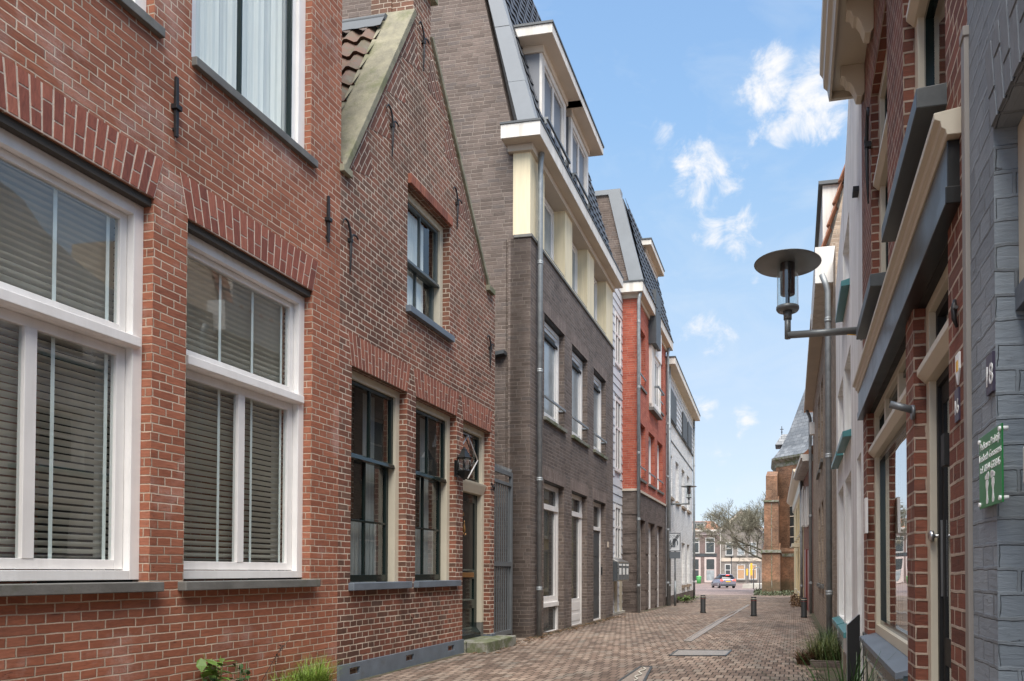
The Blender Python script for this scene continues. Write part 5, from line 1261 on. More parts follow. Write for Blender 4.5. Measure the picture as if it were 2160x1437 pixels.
m.box(0, Tw, -6, -.3, -.1, P_[1][1] - .3); m.build('wall', WREND, hw2.root)
for (r_, q0, q1, sl_) in ((wA, z1b, z1a, 1), (wB, z1b, z1a, 1), (wC, .25, z1a, 0), (wA, z2b_, z2a, 1), (wB, z2b_, z2a, 1), ((wB[0] + .1, wB[1] + .15), z3b, z3a, 1)):
    fr = win(hw2, hw2.root, r_[0], r_[1], q0, q1, -.07, WHITEP, fw=.06, sash=.04, hb=(.5,), pane=PANE)
    if sl_: s_ = hw2.mb(); s_.prism([(-.1, q0 - .08), (.085, q0 - .095), (.085, q0 - .04), (-.1, q0 + .01)], r_[0] - .05, r_[1] + .05, axis='t'); s_.build('sill', TEAL, fr, bevel=.003)
o = hw2.mb(); o.box(0, Tw, -.02, .015, -.1, z1b - .35); o.build('plinth', BEIGEB, hw2.root)
o = hw2.mb()
for k in range(5): z_ = P_[3][1] + .3 + k * .22; t_ = hw2.t(1802); o.box(t_ - .10, t_ + .0, -.02, .05, z_, z_ + .09)
o.build('gable_rustication', WREND, hw2.root)
t_, z_ = hw2.p(1806, 405, .02); o = hw2.mb(); o.box(t_ - .06, t_ + .06, 0, .05, z_ - .02, z_ + .02); o.build('iron_bracket', IRON, hw2.root)

# black screen board by the wall, edging with plants is further down
q_ = hw2.world(-.05 + .45, 0)
bb = Bld('black_screen_board', 'black side board with slanted top standing against the wall below the lamp', (q_.x, q_.y), 1679, 1, 'board')
tbb = 0
kd = lambda u, v: bb.q(u, v, 0)
a1_, a2_, a3_ = kd(1787, 1319), kd(1811, 1297), kd(1823, 1297)
o = bb.mb(); o.prism([(.0, -.02), (a1_[0], -.02), (a1_[0], a1_[1]), (a2_[0], a2_[1]), (0, a3_[1])], 0, .03, axis='t'); o.build('board', BLACKM, bb.root)
o = bb.mb(); o.prism([(a1_[0] - .002, a1_[1] + .001), (a2_[0], a2_[1] + .001), (a2_[0], a2_[1] + .006), (a1_[0] - .002, a1_[1] + .006)], -.004, .034, axis='t'); o.box(-.002, .034, a1_[0], a1_[0] + .006, 0, a1_[1]); o.build('edge_trim', STEEL, bb.root)

# ------------------------------------------------------------------ beige brick houses
q_ = hw2.world(Tw); ha = Bld('narrow_beige_house', 'narrow beige brick house with boxed white gutter, orange tiles and pale dormer', (q_.x, q_.y), 1676, 1)
TA = ha.t(1744, 1100)
tG = ha.t(1757.5, 560); (dG, zga), (_, zgb) = ha.q(1719.5, 598, tG), ha.q(1719.5, 522, tG)
print('A', TA, tG, dG, zga, zgb)
o = ha.mb(); o.box(0, TA, -6, 0, -.12, zga + .3); o.build('wall', BEIGEB, ha.root)
o = ha.mb(); o.box(tG, TA - .05, -.1, dG, zga, zgb); bx = o.build('boxed_gutter', WHITEW, ha.root)
o = ha.mb(); o.box(tG + .01, TA - .06, -.1, dG - .01, zga - .006, zga - .002); o.build('soffit', PALE, ha.root)
(dr0, zr0_), (dr1, zr1_) = ha.q(1744, 520, tG), ha.q(1777, 395, tG)
sl_ = math.hypot(dr1 - dr0, zr1_ - zr0_); cd, cz_ = (dr1 - dr0) / sl_, (zr1_ - zr0_) / sl_
def ra_(x, w_, h): return (x, dr0 + cd * w_ + cz_ * h, zr0_ + cz_ * w_ - cd * h)
tiles(ha, 'tiled_roof', ha.root, tG + .02, TA, ra_, 0, sl_ * 1.5, ROOFO, pt=.24, pw=.34, amp=.05, lip=.04)
o = ha.mb(); o.prism([(dr0 - .02, zgb - .05), (dr0 + cd * sl_ * 1.5 - .02, zr0_ + cz_ * sl_ * 1.5), (-3, zr0_ + cz_ * sl_ * 1.5), (-3, zga), (0, zga)], tG + .06, TA, axis='t'); o.build('roof_deck', BEIGEB, ha.root)
(dd0, zd0_), (dd1, zd1_) = ha.q(1735, 520, tG + .35), ha.q(1735, 392, tG + .35)
o = ha.mb(); o.box(tG + .35, TA + .6, -1.4, dd1, zgb - .1, zd1_); dmm = o.build('dormer', PALE, ha.root)
o = ha.mb(); o.box(tG + .30, TA + .65, -1.45, dd1 + .06, zd1_, zd1_ + .05); o.build('dormer_roof', ANTH, dmm)
tP = ha.t(1748, 1000, .09); pipe(ha, ha.root, tP, .09, -.1, zga, r=.042, mat=PIPE, top=(0, .08))
q_ = ha.world(TA); hb = Bld('beige_brick_house', 'long beige brick house with pale boxed eaves and grey drainpipe behind the white house', (q_.x, q_.y), 1670, 1)
TB = hb.t(1716, 1200); tE = max(0.02, hb.t(1740, 660)); dE, zB0 = hb.q(1710, 674, tE)
print('B', TB, tE, dE, zB0)
wB1 = [(hb.t(1737), hb.t(1733)), (hb.t(1730.5), hb.t(1726.5))]
zu = (hb.z(1740, 955), hb.z(1740, 760)); zlw = (hb.z(1740, 1235), hb.z(1740, 1045))
print('Bz', zu, zlw)
m = hb.mb(); holed(m, rect(0, TB, -.2, zB0), [rect(a, c, *zu) for a, c in wB1] + [rect(a, c, *zlw) for a, c in wB1], 0, .12, back=.3); m.box(0, TB, -6, -.3, -.2, zB0); m.build('wall', BEIGEB, hb.root)
for (a, c) in wB1:
    for q in (zu, zlw): win(hb, hb.root, a, c, q[0], q[1], -.08, SOFFIT, fw=.07, hb=(.6,)); s_ = hb.mb(); s_.box(a - .06, c + .06, -.1, .05, q[0] - .07, q[0]); s_.build('sill', BLUESTONE, hb.root)
o = hb.mb(); o.box(tE, TB + .2, -.5, dE, zB0, zB0 + .10); o.build('boxed_eaves', PALE, hb.root)
o = hb.mb(); o.box(tE + .01, TB + .19, -.5, dE - .01, zB0 - .008, zB0 - .003); o.build('soffit', SOFFIT, hb.root)
pipe(hb, hb.root, TB - .12, .08, gz(16) - .1, zB0, r=.045, top=(0, .1))
t_, z_ = hb.p(1710, 905, .10); o = hb.mb(); o.box(t_ - .1, t_ + .1, .0, .13, z_ - .16, z_ + .16); o.build('flood_lamp', WHITEP, hb.root)

class Bld2(Bld):
    def __init__(s, name, label, P0, P1, side, cat='house'):
        a = math.atan2(-(P1[0] - P0[0]), P1[1] - P0[1]); vp = U0 + FPX * math.tan(PSI - a)
        super().__init__(name, label, P0, vp, side, cat)
def gx(u, zc):                                   # ground point at pixel column u and depth zc along the camera axis
    xc = (u - U0) / FPX * zc; return Vector((xc * math.cos(PSI) - zc * math.sin(PSI), xc * math.sin(PSI) + zc * math.cos(PSI)))
pB = hb.world(TB); pY = gx(1695, 25.0); pY2 = gx(1675, 36.5)
hq = Bld2('shuttered_brick_house', 'small old brick house with white upper shutters and oxblood ground floor doors', (pB.x, pB.y), (pY.x, pY.y), 1)
TQ = (pY - Vector((pB.x, pB.y))).length
zQ = hq.z(1712, 945, .15)
print('Q', TQ, zQ)
o = hq.mb(); o.box(0, TQ, -6, 0, -.3, zQ); o.build('wall', WALLR, hq.root)
o = hq.mb(); o.box(.0, TQ + .1, -.2, .34, zQ, zQ + .10); [o.box(TQ * k / 12, TQ * k / 12 + .07, .0, .30, zQ - .09, zQ) for k in range(12)]; o.build('gutter', WHITEW, hq.root)
o = hq.mb(); o.prism([(.3, zQ + .1), (-2.6, zQ + 2.6), (-5.5, zQ + .1)], 0, TQ, axis='t'); o.build('roof', ROOFO, hq.root)
for u0_, u1_ in ((1708, 1703), (1699.5, 1695.5)):
    a, c = hq.t(u0_), hq.t(u1_); z0_, z1_ = hq.z((u0_ + u1_) / 2, 1110), hq.z((u0_ + u1_) / 2, 1030)
    win(hq, hq.root, a + .3, c - .3, z0_, z1_, .02, WHITEP, fw=.06, vb=(.5,))
    for (x0, x1) in ((a, a + .32), (c - .32, c)): o = hq.mb(); o.box(x0, x1, .0, .09, z0_, z1_); o.build('shutter', WHITEW, hq.root)
for u0_, u1_ in ((1713, 1708.5), (1705, 1701)):
    a, c = hq.t(u0_), hq.t(u1_); o = hq.mb(); z1_ = hq.z((u0_ + u1_) / 2, 1160); o.box(a, c, .0, .08, -.2, z1_); o.build('door', OXRED, hq.root)
pipe(hq, hq.root, TQ - .15, .08, -.3, zQ, r=.05, mat=PIPE)
hy = Bld2('yellow_house', 'pale yellow rendered house with a deep cream cornice near the church', (pY.x, pY.y), (pY2.x, pY2.y), 1)
TY = (pY2 - pY).length; zY = hy.z(1676, 1042, .1)
print('Y', TY, zY)
wy = [(.8, 1.7), (2.8, 3.7), (4.8, 5.7), (7.0, 7.9)]
m = hy.mb(); zu = (hy.z(1678, 1143), hy.z(1678, 1078)); zl2 = (hy.z(1678, 1240), hy.z(1678, 1165))
holed(m, rect(0, TY, -.4, zY), [rect(a, c, *zu) for a, c in wy] + [rect(a, c, *(zl2 if i != 2 else (-.3, zl2[1]))) for i, (a, c) in enumerate(wy)], 0, .12, back=.3); m.box(0, TY, -6, -.3, -.4, zY); m.build('wall', YELLOW, hy.root)
for i, (a, c) in enumerate(wy):
    win(hy, hy.root, a, c, *zu, -.06, CREAM, fw=.09, vb=(.5,), sill=CREAM, sillproj=.1)
    if i != 2: win(hy, hy.root, a, c, *zl2, -.06, CREAM, fw=.09, vb=(.5,), sill=CREAM, sillproj=.1)
    else:
        o = hy.mb(); o.box(a, c, -.1, -.05, -.3, zl2[1]); dd = o.build('door', CREAM, hy.root); o = hy.mb(); o.box(a - .2, c + .2, -.05, .28, zl2[1] + .1, zl2[1] + .25); o.build('door_hood', CREAM, dd)
o = hy.mb(); o.prism([(0, zY - .5), (.06, zY - .45), (.08, zY - .12), (.22, zY - .05), (.34, zY + .05), (.36, zY + .12), (0, zY + .16)], -.1, TY + .15, axis='t'); o.build('cornice', CREAM, hy.root)

# ------------------------------------------------------------------ church
ch = empty('church', (0, 0, 0), 0, 'old orange brick church choir with buttress, pointed window and steep slate roof', 'church')
YC = 47.0; gc = gz(46) - .3
def wx(u, y): return at(u, 1206, y).x
def wz(v, y, u=1640): return at(u, v, y).z
Rr = 5.0; cxx = wx(1637, YC + 1) + Rr * .906; cyy = YC + 3.6
zE = wz(962, YC)
ang = [R(205 + 45 * k) for k in range(8)]
def ring(r, z): return [(cxx + r * math.cos(a), cyy + r * math.sin(a), z) for a in ang]
def loft(name, rings, mat, cap=True, par=ch):
    o = MB(1); v = [p for r in rings for p in r]; n = len(rings[0])
    o.add(v, [(i * n + k, i * n + (k + 1) % n, (i + 1) * n + (k + 1) % n, (i + 1) * n + k) for i in range(len(rings) - 1) for k in range(n)])
    return o.build(name, mat, par)
loft('choir_wall', [ring(Rr, gc), ring(Rr, zE)], CHURCHB)
loft('eaves_cornice', [ring(Rr + .02, zE - .55), ring(Rr + .05, zE - .3), ring(Rr + .28, zE - .08), ring(Rr + .3, zE + .05), ring(Rr - .2, zE + .1)], MOSSST)
# slate roof with flared foot
loft('slate_roof', [ring(Rr + .22, zE + .06), ring(Rr - .35, zE + .75), ring(Rr - 1.0, zE + 2.0), ring(Rr - 2.2, zE + 5.0), ring(.05, zE + 11.5)], SLATE)
loft('plinth_course', [ring(Rr + .25, gc), ring(Rr + .25, gc + .0 + (wz(1163, YC) - gc)), ring(Rr + .02, wz(1155, YC))], CHURCHB)
# stepped buttress
def bt(u0, u1, y0, y1, v1, z0, nm='buttress', mat=CHURCHB, slope=.35):
    x0, x1 = wx(u0, y0), wx(u1, y0); z1 = wz(v1, y0); o = MB(1)
    o.prism([(y0, z0), (y1, z0), (y1, z1 + slope * 2), (y0, z1)], x0, x1, axis='t'); return o.build(nm, mat, ch)
b1_ = bt(1607, 1645, YC - 2.4, YC + 1.5, 1163, gc)
bt(1612, 1642, YC - 2.0, YC + 1.5, 1057, wz(1165, YC - 2))
bt(1616, 1640, YC - 1.4, YC + 1.5, 1004, wz(1060, YC - 2))
o = MB(1); o.box(wx(1605, YC - 2.4), wx(1647, YC - 2.4), YC - 2.5, YC + 1, wz(1166, YC - 2.4), wz(1160, YC - 2.4)); o.build('string_course', MOSSST, ch)
o = MB(1); o.box(wx(1611, YC - 2), wx(1643, YC - 2), YC - 2.08, YC + 1, wz(1059, YC - 2), wz(1055, YC - 2)); o.build('weathering', MOSSST, ch)
for k, (v0, v1) in enumerate(((1240, 1170), (1160, 1062))):
    o = MB(1); yb = YC - 2.4 + (0 if k == 0 else .4); o.box(wx(1627, yb), wx(1628.5, yb), yb - .02, yb, wz(v0, yb), wz(v1, yb)); o.build('pilaster_joint', MOSSST, ch)
# pointed window on the facet that faces the street
A_ = Vector((cxx + Rr * math.cos(ang[0]), cyy + Rr * math.sin(ang[0]))); B_ = Vector((cxx + Rr * math.cos(ang[1]), cyy + Rr * math.sin(ang[1])))
ed = (B_ - A_); L_ = ed.length; ed /= L_; nn_ = Vector((ed.y, -ed.x)); 
if nn_.dot(Vector((cxx, cyy)) - A_) > 0: nn_ = -nn_
def garch(w_, zb, zs, n=8):
    """pointed arch outline of half width w_"""
    pts = [(-w_, zb), (w_, zb), (w_, zs)]; Rg = 2.2 * w_; c = w_ - Rg; am = math.acos((0 - c) / Rg)
    for i in range(1, n + 1): a = am * i / n; pts.append((c + Rg * math.cos(a), zs + Rg * math.sin(a)))
    pts += [(-x, z) for x, z in reversed(pts[3:-1])]; pts.append((-w_, zs)); return pts
def onf(poly, d0, d1, name, mat, par=ch, m=L_ / 2 + .05):
    o = MB(1); n = len(poly); f = lambda x, z, d: (A_.x + ed.x * (m + x) + nn_.x * d, A_.y + ed.y * (m + x) + nn_.y * d, z)
    o.add([f(x, z, d0) for x, z in poly] + [f(x, z, d1) for x, z in poly], [tuple(range(n)), tuple(range(2 * n - 1, n - 1, -1))] + [(i, (i + 1) % n, n + (i + 1) % n, n + i) for i in range(n)])
    return o.build(name, mat, par)
zwb, zws = wz(1166, YC), wz(1035, YC)
onf(garch(.95, zwb - .1, zws), -.02, .05, 'window_surround', CHURCHB)
gw_ = onf(garch(.66, zwb, zws), -.02, .065, 'pointed_window', PANE)
onf(garch(.12, zwb, zws + 1.2), .05, .10, 'mullion', SOFFIT, gw_)
for k in range(6): z_ = zwb + (zws - zwb) * (k + .5) / 6; onf([(-.66, z_), (.66, z_), (.66, z_ + .06), (-.66, z_ + .06)], .05, .085, 'glazing_bar', SOFFIT, gw_)
onf([(-1.2, zwb - .25), (1.2, zwb - .25), (1.2, zwb - .05), (-1.2, zwb - .05)], -.02, .25, 'window_sill', MOSSST)
# little gabled roof turret
yt = YC + 2.2; o = MB(1); o.box(wx(1647, yt), wx(1662, yt), yt, yt + 1.2, wz(965, yt), wz(938, yt)); tr = o.build('roof_turret', ANTH, ch)
xa, xb, xm = wx(1636, yt), wx(1668, yt), wx(1650, yt); zA_, zB2 = wz(940, yt), wz(915, yt)
o = MB(1); o.add([(xa, yt - .3, zA_), (xb, yt - .3, zA_), (xb, yt + 1.5, zA_), (xa, yt + 1.5, zA_), (xm, yt + .3, zB2), (xb, yt + .3, zB2)], [(0, 1, 5, 4), (2, 3, 4, 5), (0, 4, 3), (0, 3, 2, 1), (1, 2, 5)]); o.build('roof', SLATE, tr)
o = MB(1); o.tube([(xm, yt + .3, zB2 - .1), (xm, yt + .3, wz(898, yt))], .03, 6); o.lathe((xm, yt + .3), [(0, zB2 + .1), (.07, zB2 + .15), (0, zB2 + .22)], 8); o.box(xm - .12, xm + .12, yt + .28, yt + .32, wz(905, yt), wz(905, yt) + .04); o.build('finial', IRON, tr)

# ------------------------------------------------------------------ far houses across the square
YF = 102.0; gf = gz(YF)
def fz(v): return at(1530, v, YF).z
class Far(Bld):
    def __init__(s, name, label, u0):
        s.root = empty(name, (0, 0, 0), 0, label, 'house'); s.sgn = 1
    def mb(s): return MB(1)
def X(u): return wx(u, YF)
def fwin(par, u0, u1, v0, v1, fm, pane=PANE, sill=True, vb=(), hb=(), name='window', fw=.12):
    x0, x1, z0, z1 = X(u0), X(u1), fz(v1), fz(v0); y = YF
    o = MB(1)
    for q in ((x0, x0 + fw, z0, z1), (x1 - fw, x1, z0, z1), (x0 + fw, x1 - fw, z0, z0 + fw), (x0 + fw, x1 - fw, z1 - fw, z1)): o.box(q[0], q[1], y - .05, y + .05, q[2], q[3])
    for v_ in vb: xx = x0 + (x1 - x0) * v_; o.box(xx - .04, xx + .04, y - .04, y + .05, z0 + fw, z1 - fw)
    for v_ in hb: zz = z0 + (z1 - z0) * v_; o.box(x0 + fw, x1 - fw, y - .045, y + .05, zz - .05, zz + .05)
    fr = o.build(name, fm, par); g = MB(1); g.quad((x0, y - .02, z0), (x1, y - .02, z0), (x1, y - .02, z1), (x0, y - .02, z1)); g.build('pane', pane, fr)
    if sill: o = MB(1); o.box(x0 - .1, x1 + .1, y - .15, y + .05, z0 - .15, z0); o.build('sill', BLUESTONE, fr)
    return fr
PINK = plain('pale_pink_frame', (.50, .42, .39), .6); FARW = plain('far_white_frame', (.50, .49, .47), .6)
fa = Far('far_corner_house', 'far brown brick house with pinkish shop windows and orange hipped roof', 0).root
def farbox(name, u0, u1, v0, v1, y0, y1, mat, par):
    o = MB(1); o.box(X(u0), X(u1), y0, y1, fz(v1), fz(v0)); return o.build(name, mat, par)
farbox('wall', 1395, 1520.5, 1128, 1236, YF, YF + 9, FARB, fa)
farbox('frieze', 1395, 1521, 1121, 1128.5, YF - .12, YF + 9, PINK, fa); farbox('gutter', 1395, 1523, 1117, 1121, YF - .45, YF + 9, PALE, fa)
o = MB(1); zr_, ze_ = fz(1099.5), fz(1117); o.add([(X(1395), YF - .3, ze_), (X(1522), YF - .3, ze_), (X(1522), YF + 9, ze_), (X(1395), YF + 9, ze_), (X(1400), YF + 4.3, zr_ + .35), (X(1497), YF + 4.3, zr_ + .35)], [(0, 1, 5, 4), (2, 3, 4, 5), (1, 2, 5), (0, 4, 3)]); o.build('roof', ROOFO, fa)
dm = farbox('dormer', 1461, 1486, 1101, 1117, YF + .2, YF + 3, WHITEW, fa)
for k in range(3):
    x0 = X(1463 + k * 7.2); x1 = X(1463 + k * 7.2 + 6.2); o = MB(1); o.box(x0, x1, YF + .16, YF + .21, fz(1115.5), fz(1104)); o.build('window', PANE, dm)
farbox('dormer_roof', 1460, 1487.5, 1099.5, 1101.2, YF + .05, YF + 3, ROOFG, dm)
farbox('chimney', 1474, 1479, 1095, 1101, YF + 4, YF + 5, FARB, fa)
fwin(fa, 1488, 1508, 1134, 1167, FARW, hb=(.7,)); fwin(fa, 1455, 1475.5, 1134, 1167, FARW, hb=(.7,))
farbox('band', 1455, 1512, 1167.5, 1174, YF - .06, YF, ANTH, fa)
for a, c in ((1486, 1511), (1452, 1478)): fwin(fa, a, c, 1175.5, 1229, PINK, pane=PANE, hb=(.5,), fw=.28, sill=False)
for a, c in ((1490.5, 1506.5),):
    o = MB(1); o.box(X(a), X(c), YF - .03, YF - .022, fz(1227), fz(1202.5)); o.build('frosted_lower_pane', PANEL, fa)
fb = Far('far_gable_house', 'far grey-brown gable house with lettered frieze and orange boarded lower windows', 0).root
o = MB(1); xl, xr = X(1521), X(1607); ze_ = fz(1121); xm = X(1564); zp = fz(1084)
o.prism([(xl, gf - .3), (xr, gf - .3), (xr, ze_), (xm, zp), (xl, ze_)], YF + .02, YF + 10, axis='d'); o.build('wall', FARG, fb)
for (xa, xb) in ((xl - .15, xm), (xr + .15, xm)):
    o = MB(1); dxx = (zp - ze_); o.prism([(xa, ze_ - .1), (xb, zp - .0), (xb, zp + .45), (xa, ze_ + .35)], YF - .35, YF + .1, axis='d'); o.build('bargeboard', SOFFIT, fb)
    o = MB(1); o.prism([(xa, ze_ + .36), (xb, zp + .46), (xb, zp + .6), (xa, ze_ + .5)], YF - .4, YF + 10, axis='d'); o.build('roof', ROOFG, fb)
for a, c in ((1530.5, 1546.5), (1555.5, 1571.5), (1580, 1596)): fwin(fb, a, c, 1144, 1172, FARW, pane=PANE if a < 1540 else PANEL, hb=(.55,))
farbox('frieze', 1521.5, 1606, 1177, 1184.5, YF - .08, YF + .02, SOFFIT, fb)
fwin(fb, 1529, 1542, 1190, 1232, FARW, hb=(.7,), name='door', sill=False)
for a, c in ((1554.5, 1571.5), (1580, 1596.5)): fwin(fb, a, c, 1191, 1222.5, FARW, pane=WOODO, hb=(.66,))
farbox('chimney', 1546, 1550, 1086, 1096, YF + 5, YF + 6, FARB, fb)
farbox('drainpipe', 1519.3, 1520.6, 1121, 1232, YF - .15, YF - .02, PALE, fa)
fc = Far('far_backdrop_house', 'low brick house glimpsed far away between the gable house and the church', 0).root
farbox('wall', 1607, 1700, 1120, 1236, YF + 6, YF + 14, FARB, fc); o = MB(1); o.prism([(YF + 5.5, fz(1121)), (YF + 14.5, fz(1121)), (YF + 10, fz(1095))], X(1607), X(1700), axis='t'); o.build('roof', ROOFO, fc)

# ------------------------------------------------------------------ street furniture
def box_obj(name, parts, loc, rz, label, cat, group=None):
    r = empty(name, loc, rz, label, cat, group)
    for nm, mbx_, mat in parts: mbx_.build(nm, mat, r)
    return r
def bollard(u, v, label, first=None):
    g_ = gp(u, v)
    if first is None:
        r = empty('bollard', (0, 0, 0), 0, label, 'bollard', 'bollards across the street')
        o = MB(1); o.lathe((0, 0), [(0, 0), (.085, 0), (.085, .03), (.075, .05), (.075, .475), (.068, .49), (.068, .51), (.0, .51)], 20); o.build('post', BOLL, r)
        for z0 in (.405, .455): o = MB(1); o.lathe((0, 0), [(.076, z0), (.0775, z0), (.0775, z0 + .012), (.076, z0 + .012)], 20); o.build('reflective_band', CREAM if z0 > .43 else OXRED, r)
    else: r = copy_tree(first); r['label'] = label
    r.location = (g_.x, g_.y, gz(g_.y)); return r
B0 = bollard(1483, 1293, 'black bollard nearest to the white painted block, left of the channel')
bollard(1590, 1300, 'black bollard in the middle of the street beside the stone channel', B0)
bollard(1696, 1303, 'black bollard by the shuttered brick house on the right', B0)

# drain channel with wet stone bottom, manhole plates
def strip(name, pts, mat, label, cat, dz=.006, rim=None, par=None):
    r = empty(name, (pts[0].x, pts[0].y, gz(pts[0].y)), 0, label, cat); o = MB(1)
    L = [(p.x - r.location.x, p.y - r.location.y, gz(p.y) - r.location.z + dz) for p in pts]
    o.add(L + [(a, b_, c - .03) for a, b_, c in L], [tuple(range(len(L)))] + [(i, (i + 1) % len(L), len(L) + (i + 1) % len(L), len(L) + i) for i in range(len(L))]); o.build('surface', mat, r)
    if rim:
        o = MB(1)
        for i in range(len(L)):
            a, b_ = Vector(L[i]), Vector(L[(i + 1) % len(L)]); d = (b_ - a).normalized(); s_ = Vector((-d.y, d.x, 0)) * rim
            o.add([a - s_, b_ - s_, b_ + s_, a + s_, a - s_ + Vector((0, 0, .006)), b_ - s_ + Vector((0, 0, .006)), b_ + s_ + Vector((0, 0, .006)), a + s_ + Vector((0, 0, .006))], [(4, 5, 6, 7), (0, 1, 5, 4), (2, 3, 7, 6), (1, 2, 6, 5), (3, 0, 4, 7)])
        o.build('rim', CASTI if par is None else par, r)
    return r
strip('drain_channel', [gp(1443, 1353), gp(1457, 1354), gp(1489, 1334), gp(1534, 1305), gp(1582, 1276), gp(1578, 1276), gp(1527, 1302), gp(1478, 1331)], WETST, 'long narrow wet stone drain channel running up the middle of the street', 'drain', rim=.012)
strip('manhole_cover', [gp(1413, 1384), gp(1531, 1384), gp(1543, 1373), gp(1430, 1372)], CASTI, 'rectangular wet cast iron manhole cover set in the brick paving', 'manhole cover', rim=.012, par=DSTONE)
mh = strip('drain_grate', [gp(1303, 1440), gp(1358, 1440), gp(1374, 1408), gp(1352, 1407)], WETST, 'narrow drain plate with a wavy inlay at the bottom of the picture', 'drain', rim=.014, par=DSTONE)
o = MB(1); wv = []
for i in range(15):
    p = gp(1338 + 22 * i / 14 + 5 * math.sin(i * 1.2), 1438 - 28 * i / 14); wv.append((p.x - mh.location.x, p.y - mh.location.y, .014))
o.tube(wv, .008, 6); o.build('wave_inlay', CONC, mh)

# car
cg = gp(1536, 1241)
car = empty('hatchback_car', (cg.x, cg.y, gz(cg.y)), R(14) + .12, 'silver-grey hatchback with lit red brake lights driving across the square', 'car')
SC = 1.0
def carloft(name, secs, mat, par=car):
    """secs: list of (y, half width bottom, half width top, z bottom, z top)"""
    o = MB(1); v = []
    for (y, wb, wt, z0, z1) in secs:
        v += [(-wb, y, z0), (-wb * 1.02, y, z0 + (z1 - z0) * .45), (-wt, y, z1 - .04), (-wt * .86, y, z1), (wt * .86, y, z1), (wt, y, z1 - .04), (wb * 1.02, y, z0 + (z1 - z0) * .45), (wb, y, z0)]
    n = 8; f = [(i * n + k, i * n + (k + 1) % n, (i + 1) * n + (k + 1) % n, (i + 1) * n + k) for i in range(len(secs) - 1) for k in range(n)]
    f += [tuple(range(n)), tuple(range((len(secs) - 1) * n, len(secs) * n))]
    o.add(v, f, 0, True); ob = o.build(name, mat, par); ob.data.polygons[-1].use_smooth = False; ob.data.polygons[-2].use_smooth = False; return ob
body = carloft('body', [(0, .78, .74, .32, .86), (.08, .86, .80, .24, .98), (.5, .89, .84, .20, .99), (1.4, .89, .85, .20, .98), (2.6, .89, .84, .20, .95), (3.3, .88, .80, .20, .84), (3.95, .84, .74, .22, .72), (4.15, .72, .66, .30, .60)], CARB)
carloft('greenhouse', [(.06, .74, .60, .93, .98), (.42, .78, .60, .93, 1.40), (.9, .80, .63, .93, 1.46), (1.9, .80, .63, .93, 1.45), (2.5, .78, .60, .92, 1.22), (3.15, .76, .66, .88, .92)], CARG)
carloft('roof_panel', [(.22, .55, .54, 1.385, 1.42), (.5, .60, .58, 1.41, 1.465), (1.0, .62, .60, 1.43, 1.49), (1.8, .61, .59, 1.43, 1.48), (2.1, .58, .56, 1.37, 1.41)], CARB)
for sx in (-1, 1):
    o = MB(1); o.box(sx * .86 - .02 if sx > 0 else -.86, sx * .86 if sx > 0 else -.84, 0, .02, .7, .8)
    o = MB(1); o.prism([(sx * .52, .80), (sx * .82, .78), (sx * .80, .95), (sx * .60, .93)], -.03, .10, axis='d'); o.build('tail_light', TAIL, car)
    for yw in (.72, 3.30):
        o = MB(1); x0, x1 = (sx * .90, sx * .70); N_ = 20; pr = [(yw + .31 * math.cos(2 * math.pi * k / N_), .31 + .31 * math.sin(2 * math.pi * k / N_)) for k in range(N_)]
        o.prism(pr, min(x0, x1), max(x0, x1), axis='t'); wh = o.build('wheel', TYRE, car)
        o = MB(1); pr = [(yw + .2 * math.cos(2 * math.pi * k / N_), .31 + .2 * math.sin(2 * math.pi * k / N_)) for k in range(N_)]; o.prism(pr, sx * .905 - .01, sx * .905 + .01, axis='t'); o.build('rim', STEEL, wh)
    o = MB(1); o.prism([(sx * .88, 1.0), (sx * 1.03, .97), (sx * 1.03, 1.10), (sx * .90, 1.10)], 2.45, 2.55, axis='d'); o.build('door_mirror', CARB, car)
o = MB(1); o.box(-.26, .26, -.02, .02, .66, .76); o.build('number_plate', YPLATE, car)
o = MB(1); o.box(-.80, .80, -.03, .12, .26, .44); o.build('bumper', ANTH, car)
o = MB(1); o.box(-.18, .18, .20, .24, 1.375, 1.405); o.build('brake_light', TAIL, car)

# far poles, signs, planter, green bin
def pole_sign(u, v0, v1, vb_, label, mat, wpx=5, name='information_board', y=88.0):
    x = wx(u, y); z0 = gz(y); zt = at(u, v0, y).z; zb = at(u, v1, y).z
    r = empty(name, (x, y, z0), 0, label, 'sign post'); o = MB(1); o.tube([(0, 0, 0), (0, 0, zt - z0)], .045, 8); o.build('pole', GATEM, r)
    w_ = wpx / 1500 * y / 2
    o = MB(1); o.box(-w_, w_, -.09, -.05, zb - z0, zt - z0); o.build('board', mat, r); return r
pole_sign(1585, 1188, 1214, 0, 'taller narrow yellow board on a pole in front of the boarded window', YPLATE, 4)
pole_sign(1576, 1200, 1214, 0, 'shorter narrow yellow board on a pole left of the taller one', YPLATE, 3.4)
x = wx(1542.8, 90.0); r = empty('street_lamp', (x, 90, gz(90)), 0, 'thin black post lamp standing before the door of the far gable house', 'street lamp'); zt = at(1542, 1178, 90).z - gz(90)
o = MB(1); o.tube([(0, 0, 0), (0, 0, zt)], .05, 8); o.build('post', IRON, r); o = MB(1); o.lathe((0, 0), [(0, zt), (.10, zt), (.13, zt + .22), (.05, zt + .34), (0, zt + .36)], 8); o.build('lantern', BLACKG, r)
a_, b_ = gp(1564, 1243), gp(1600, 1250); y_ = 76
r = empty('concrete_planter', (wx(1566, y_), y_, gz(y_)), R(-16), 'long low pale concrete planter wall behind the car', 'planter')
o = MB(1); o.box(0, 1.9, 0, 6, 0, .42); o.box(.12, 1.78, .12, 5.88, .42, .46); o.build('wall', CONC, r)
y_ = 99; r = empty('green_box', (wx(1474, y_), y_, gz(y_)), 0, 'small bright green plastic bin in front of the far brown house', 'bin')
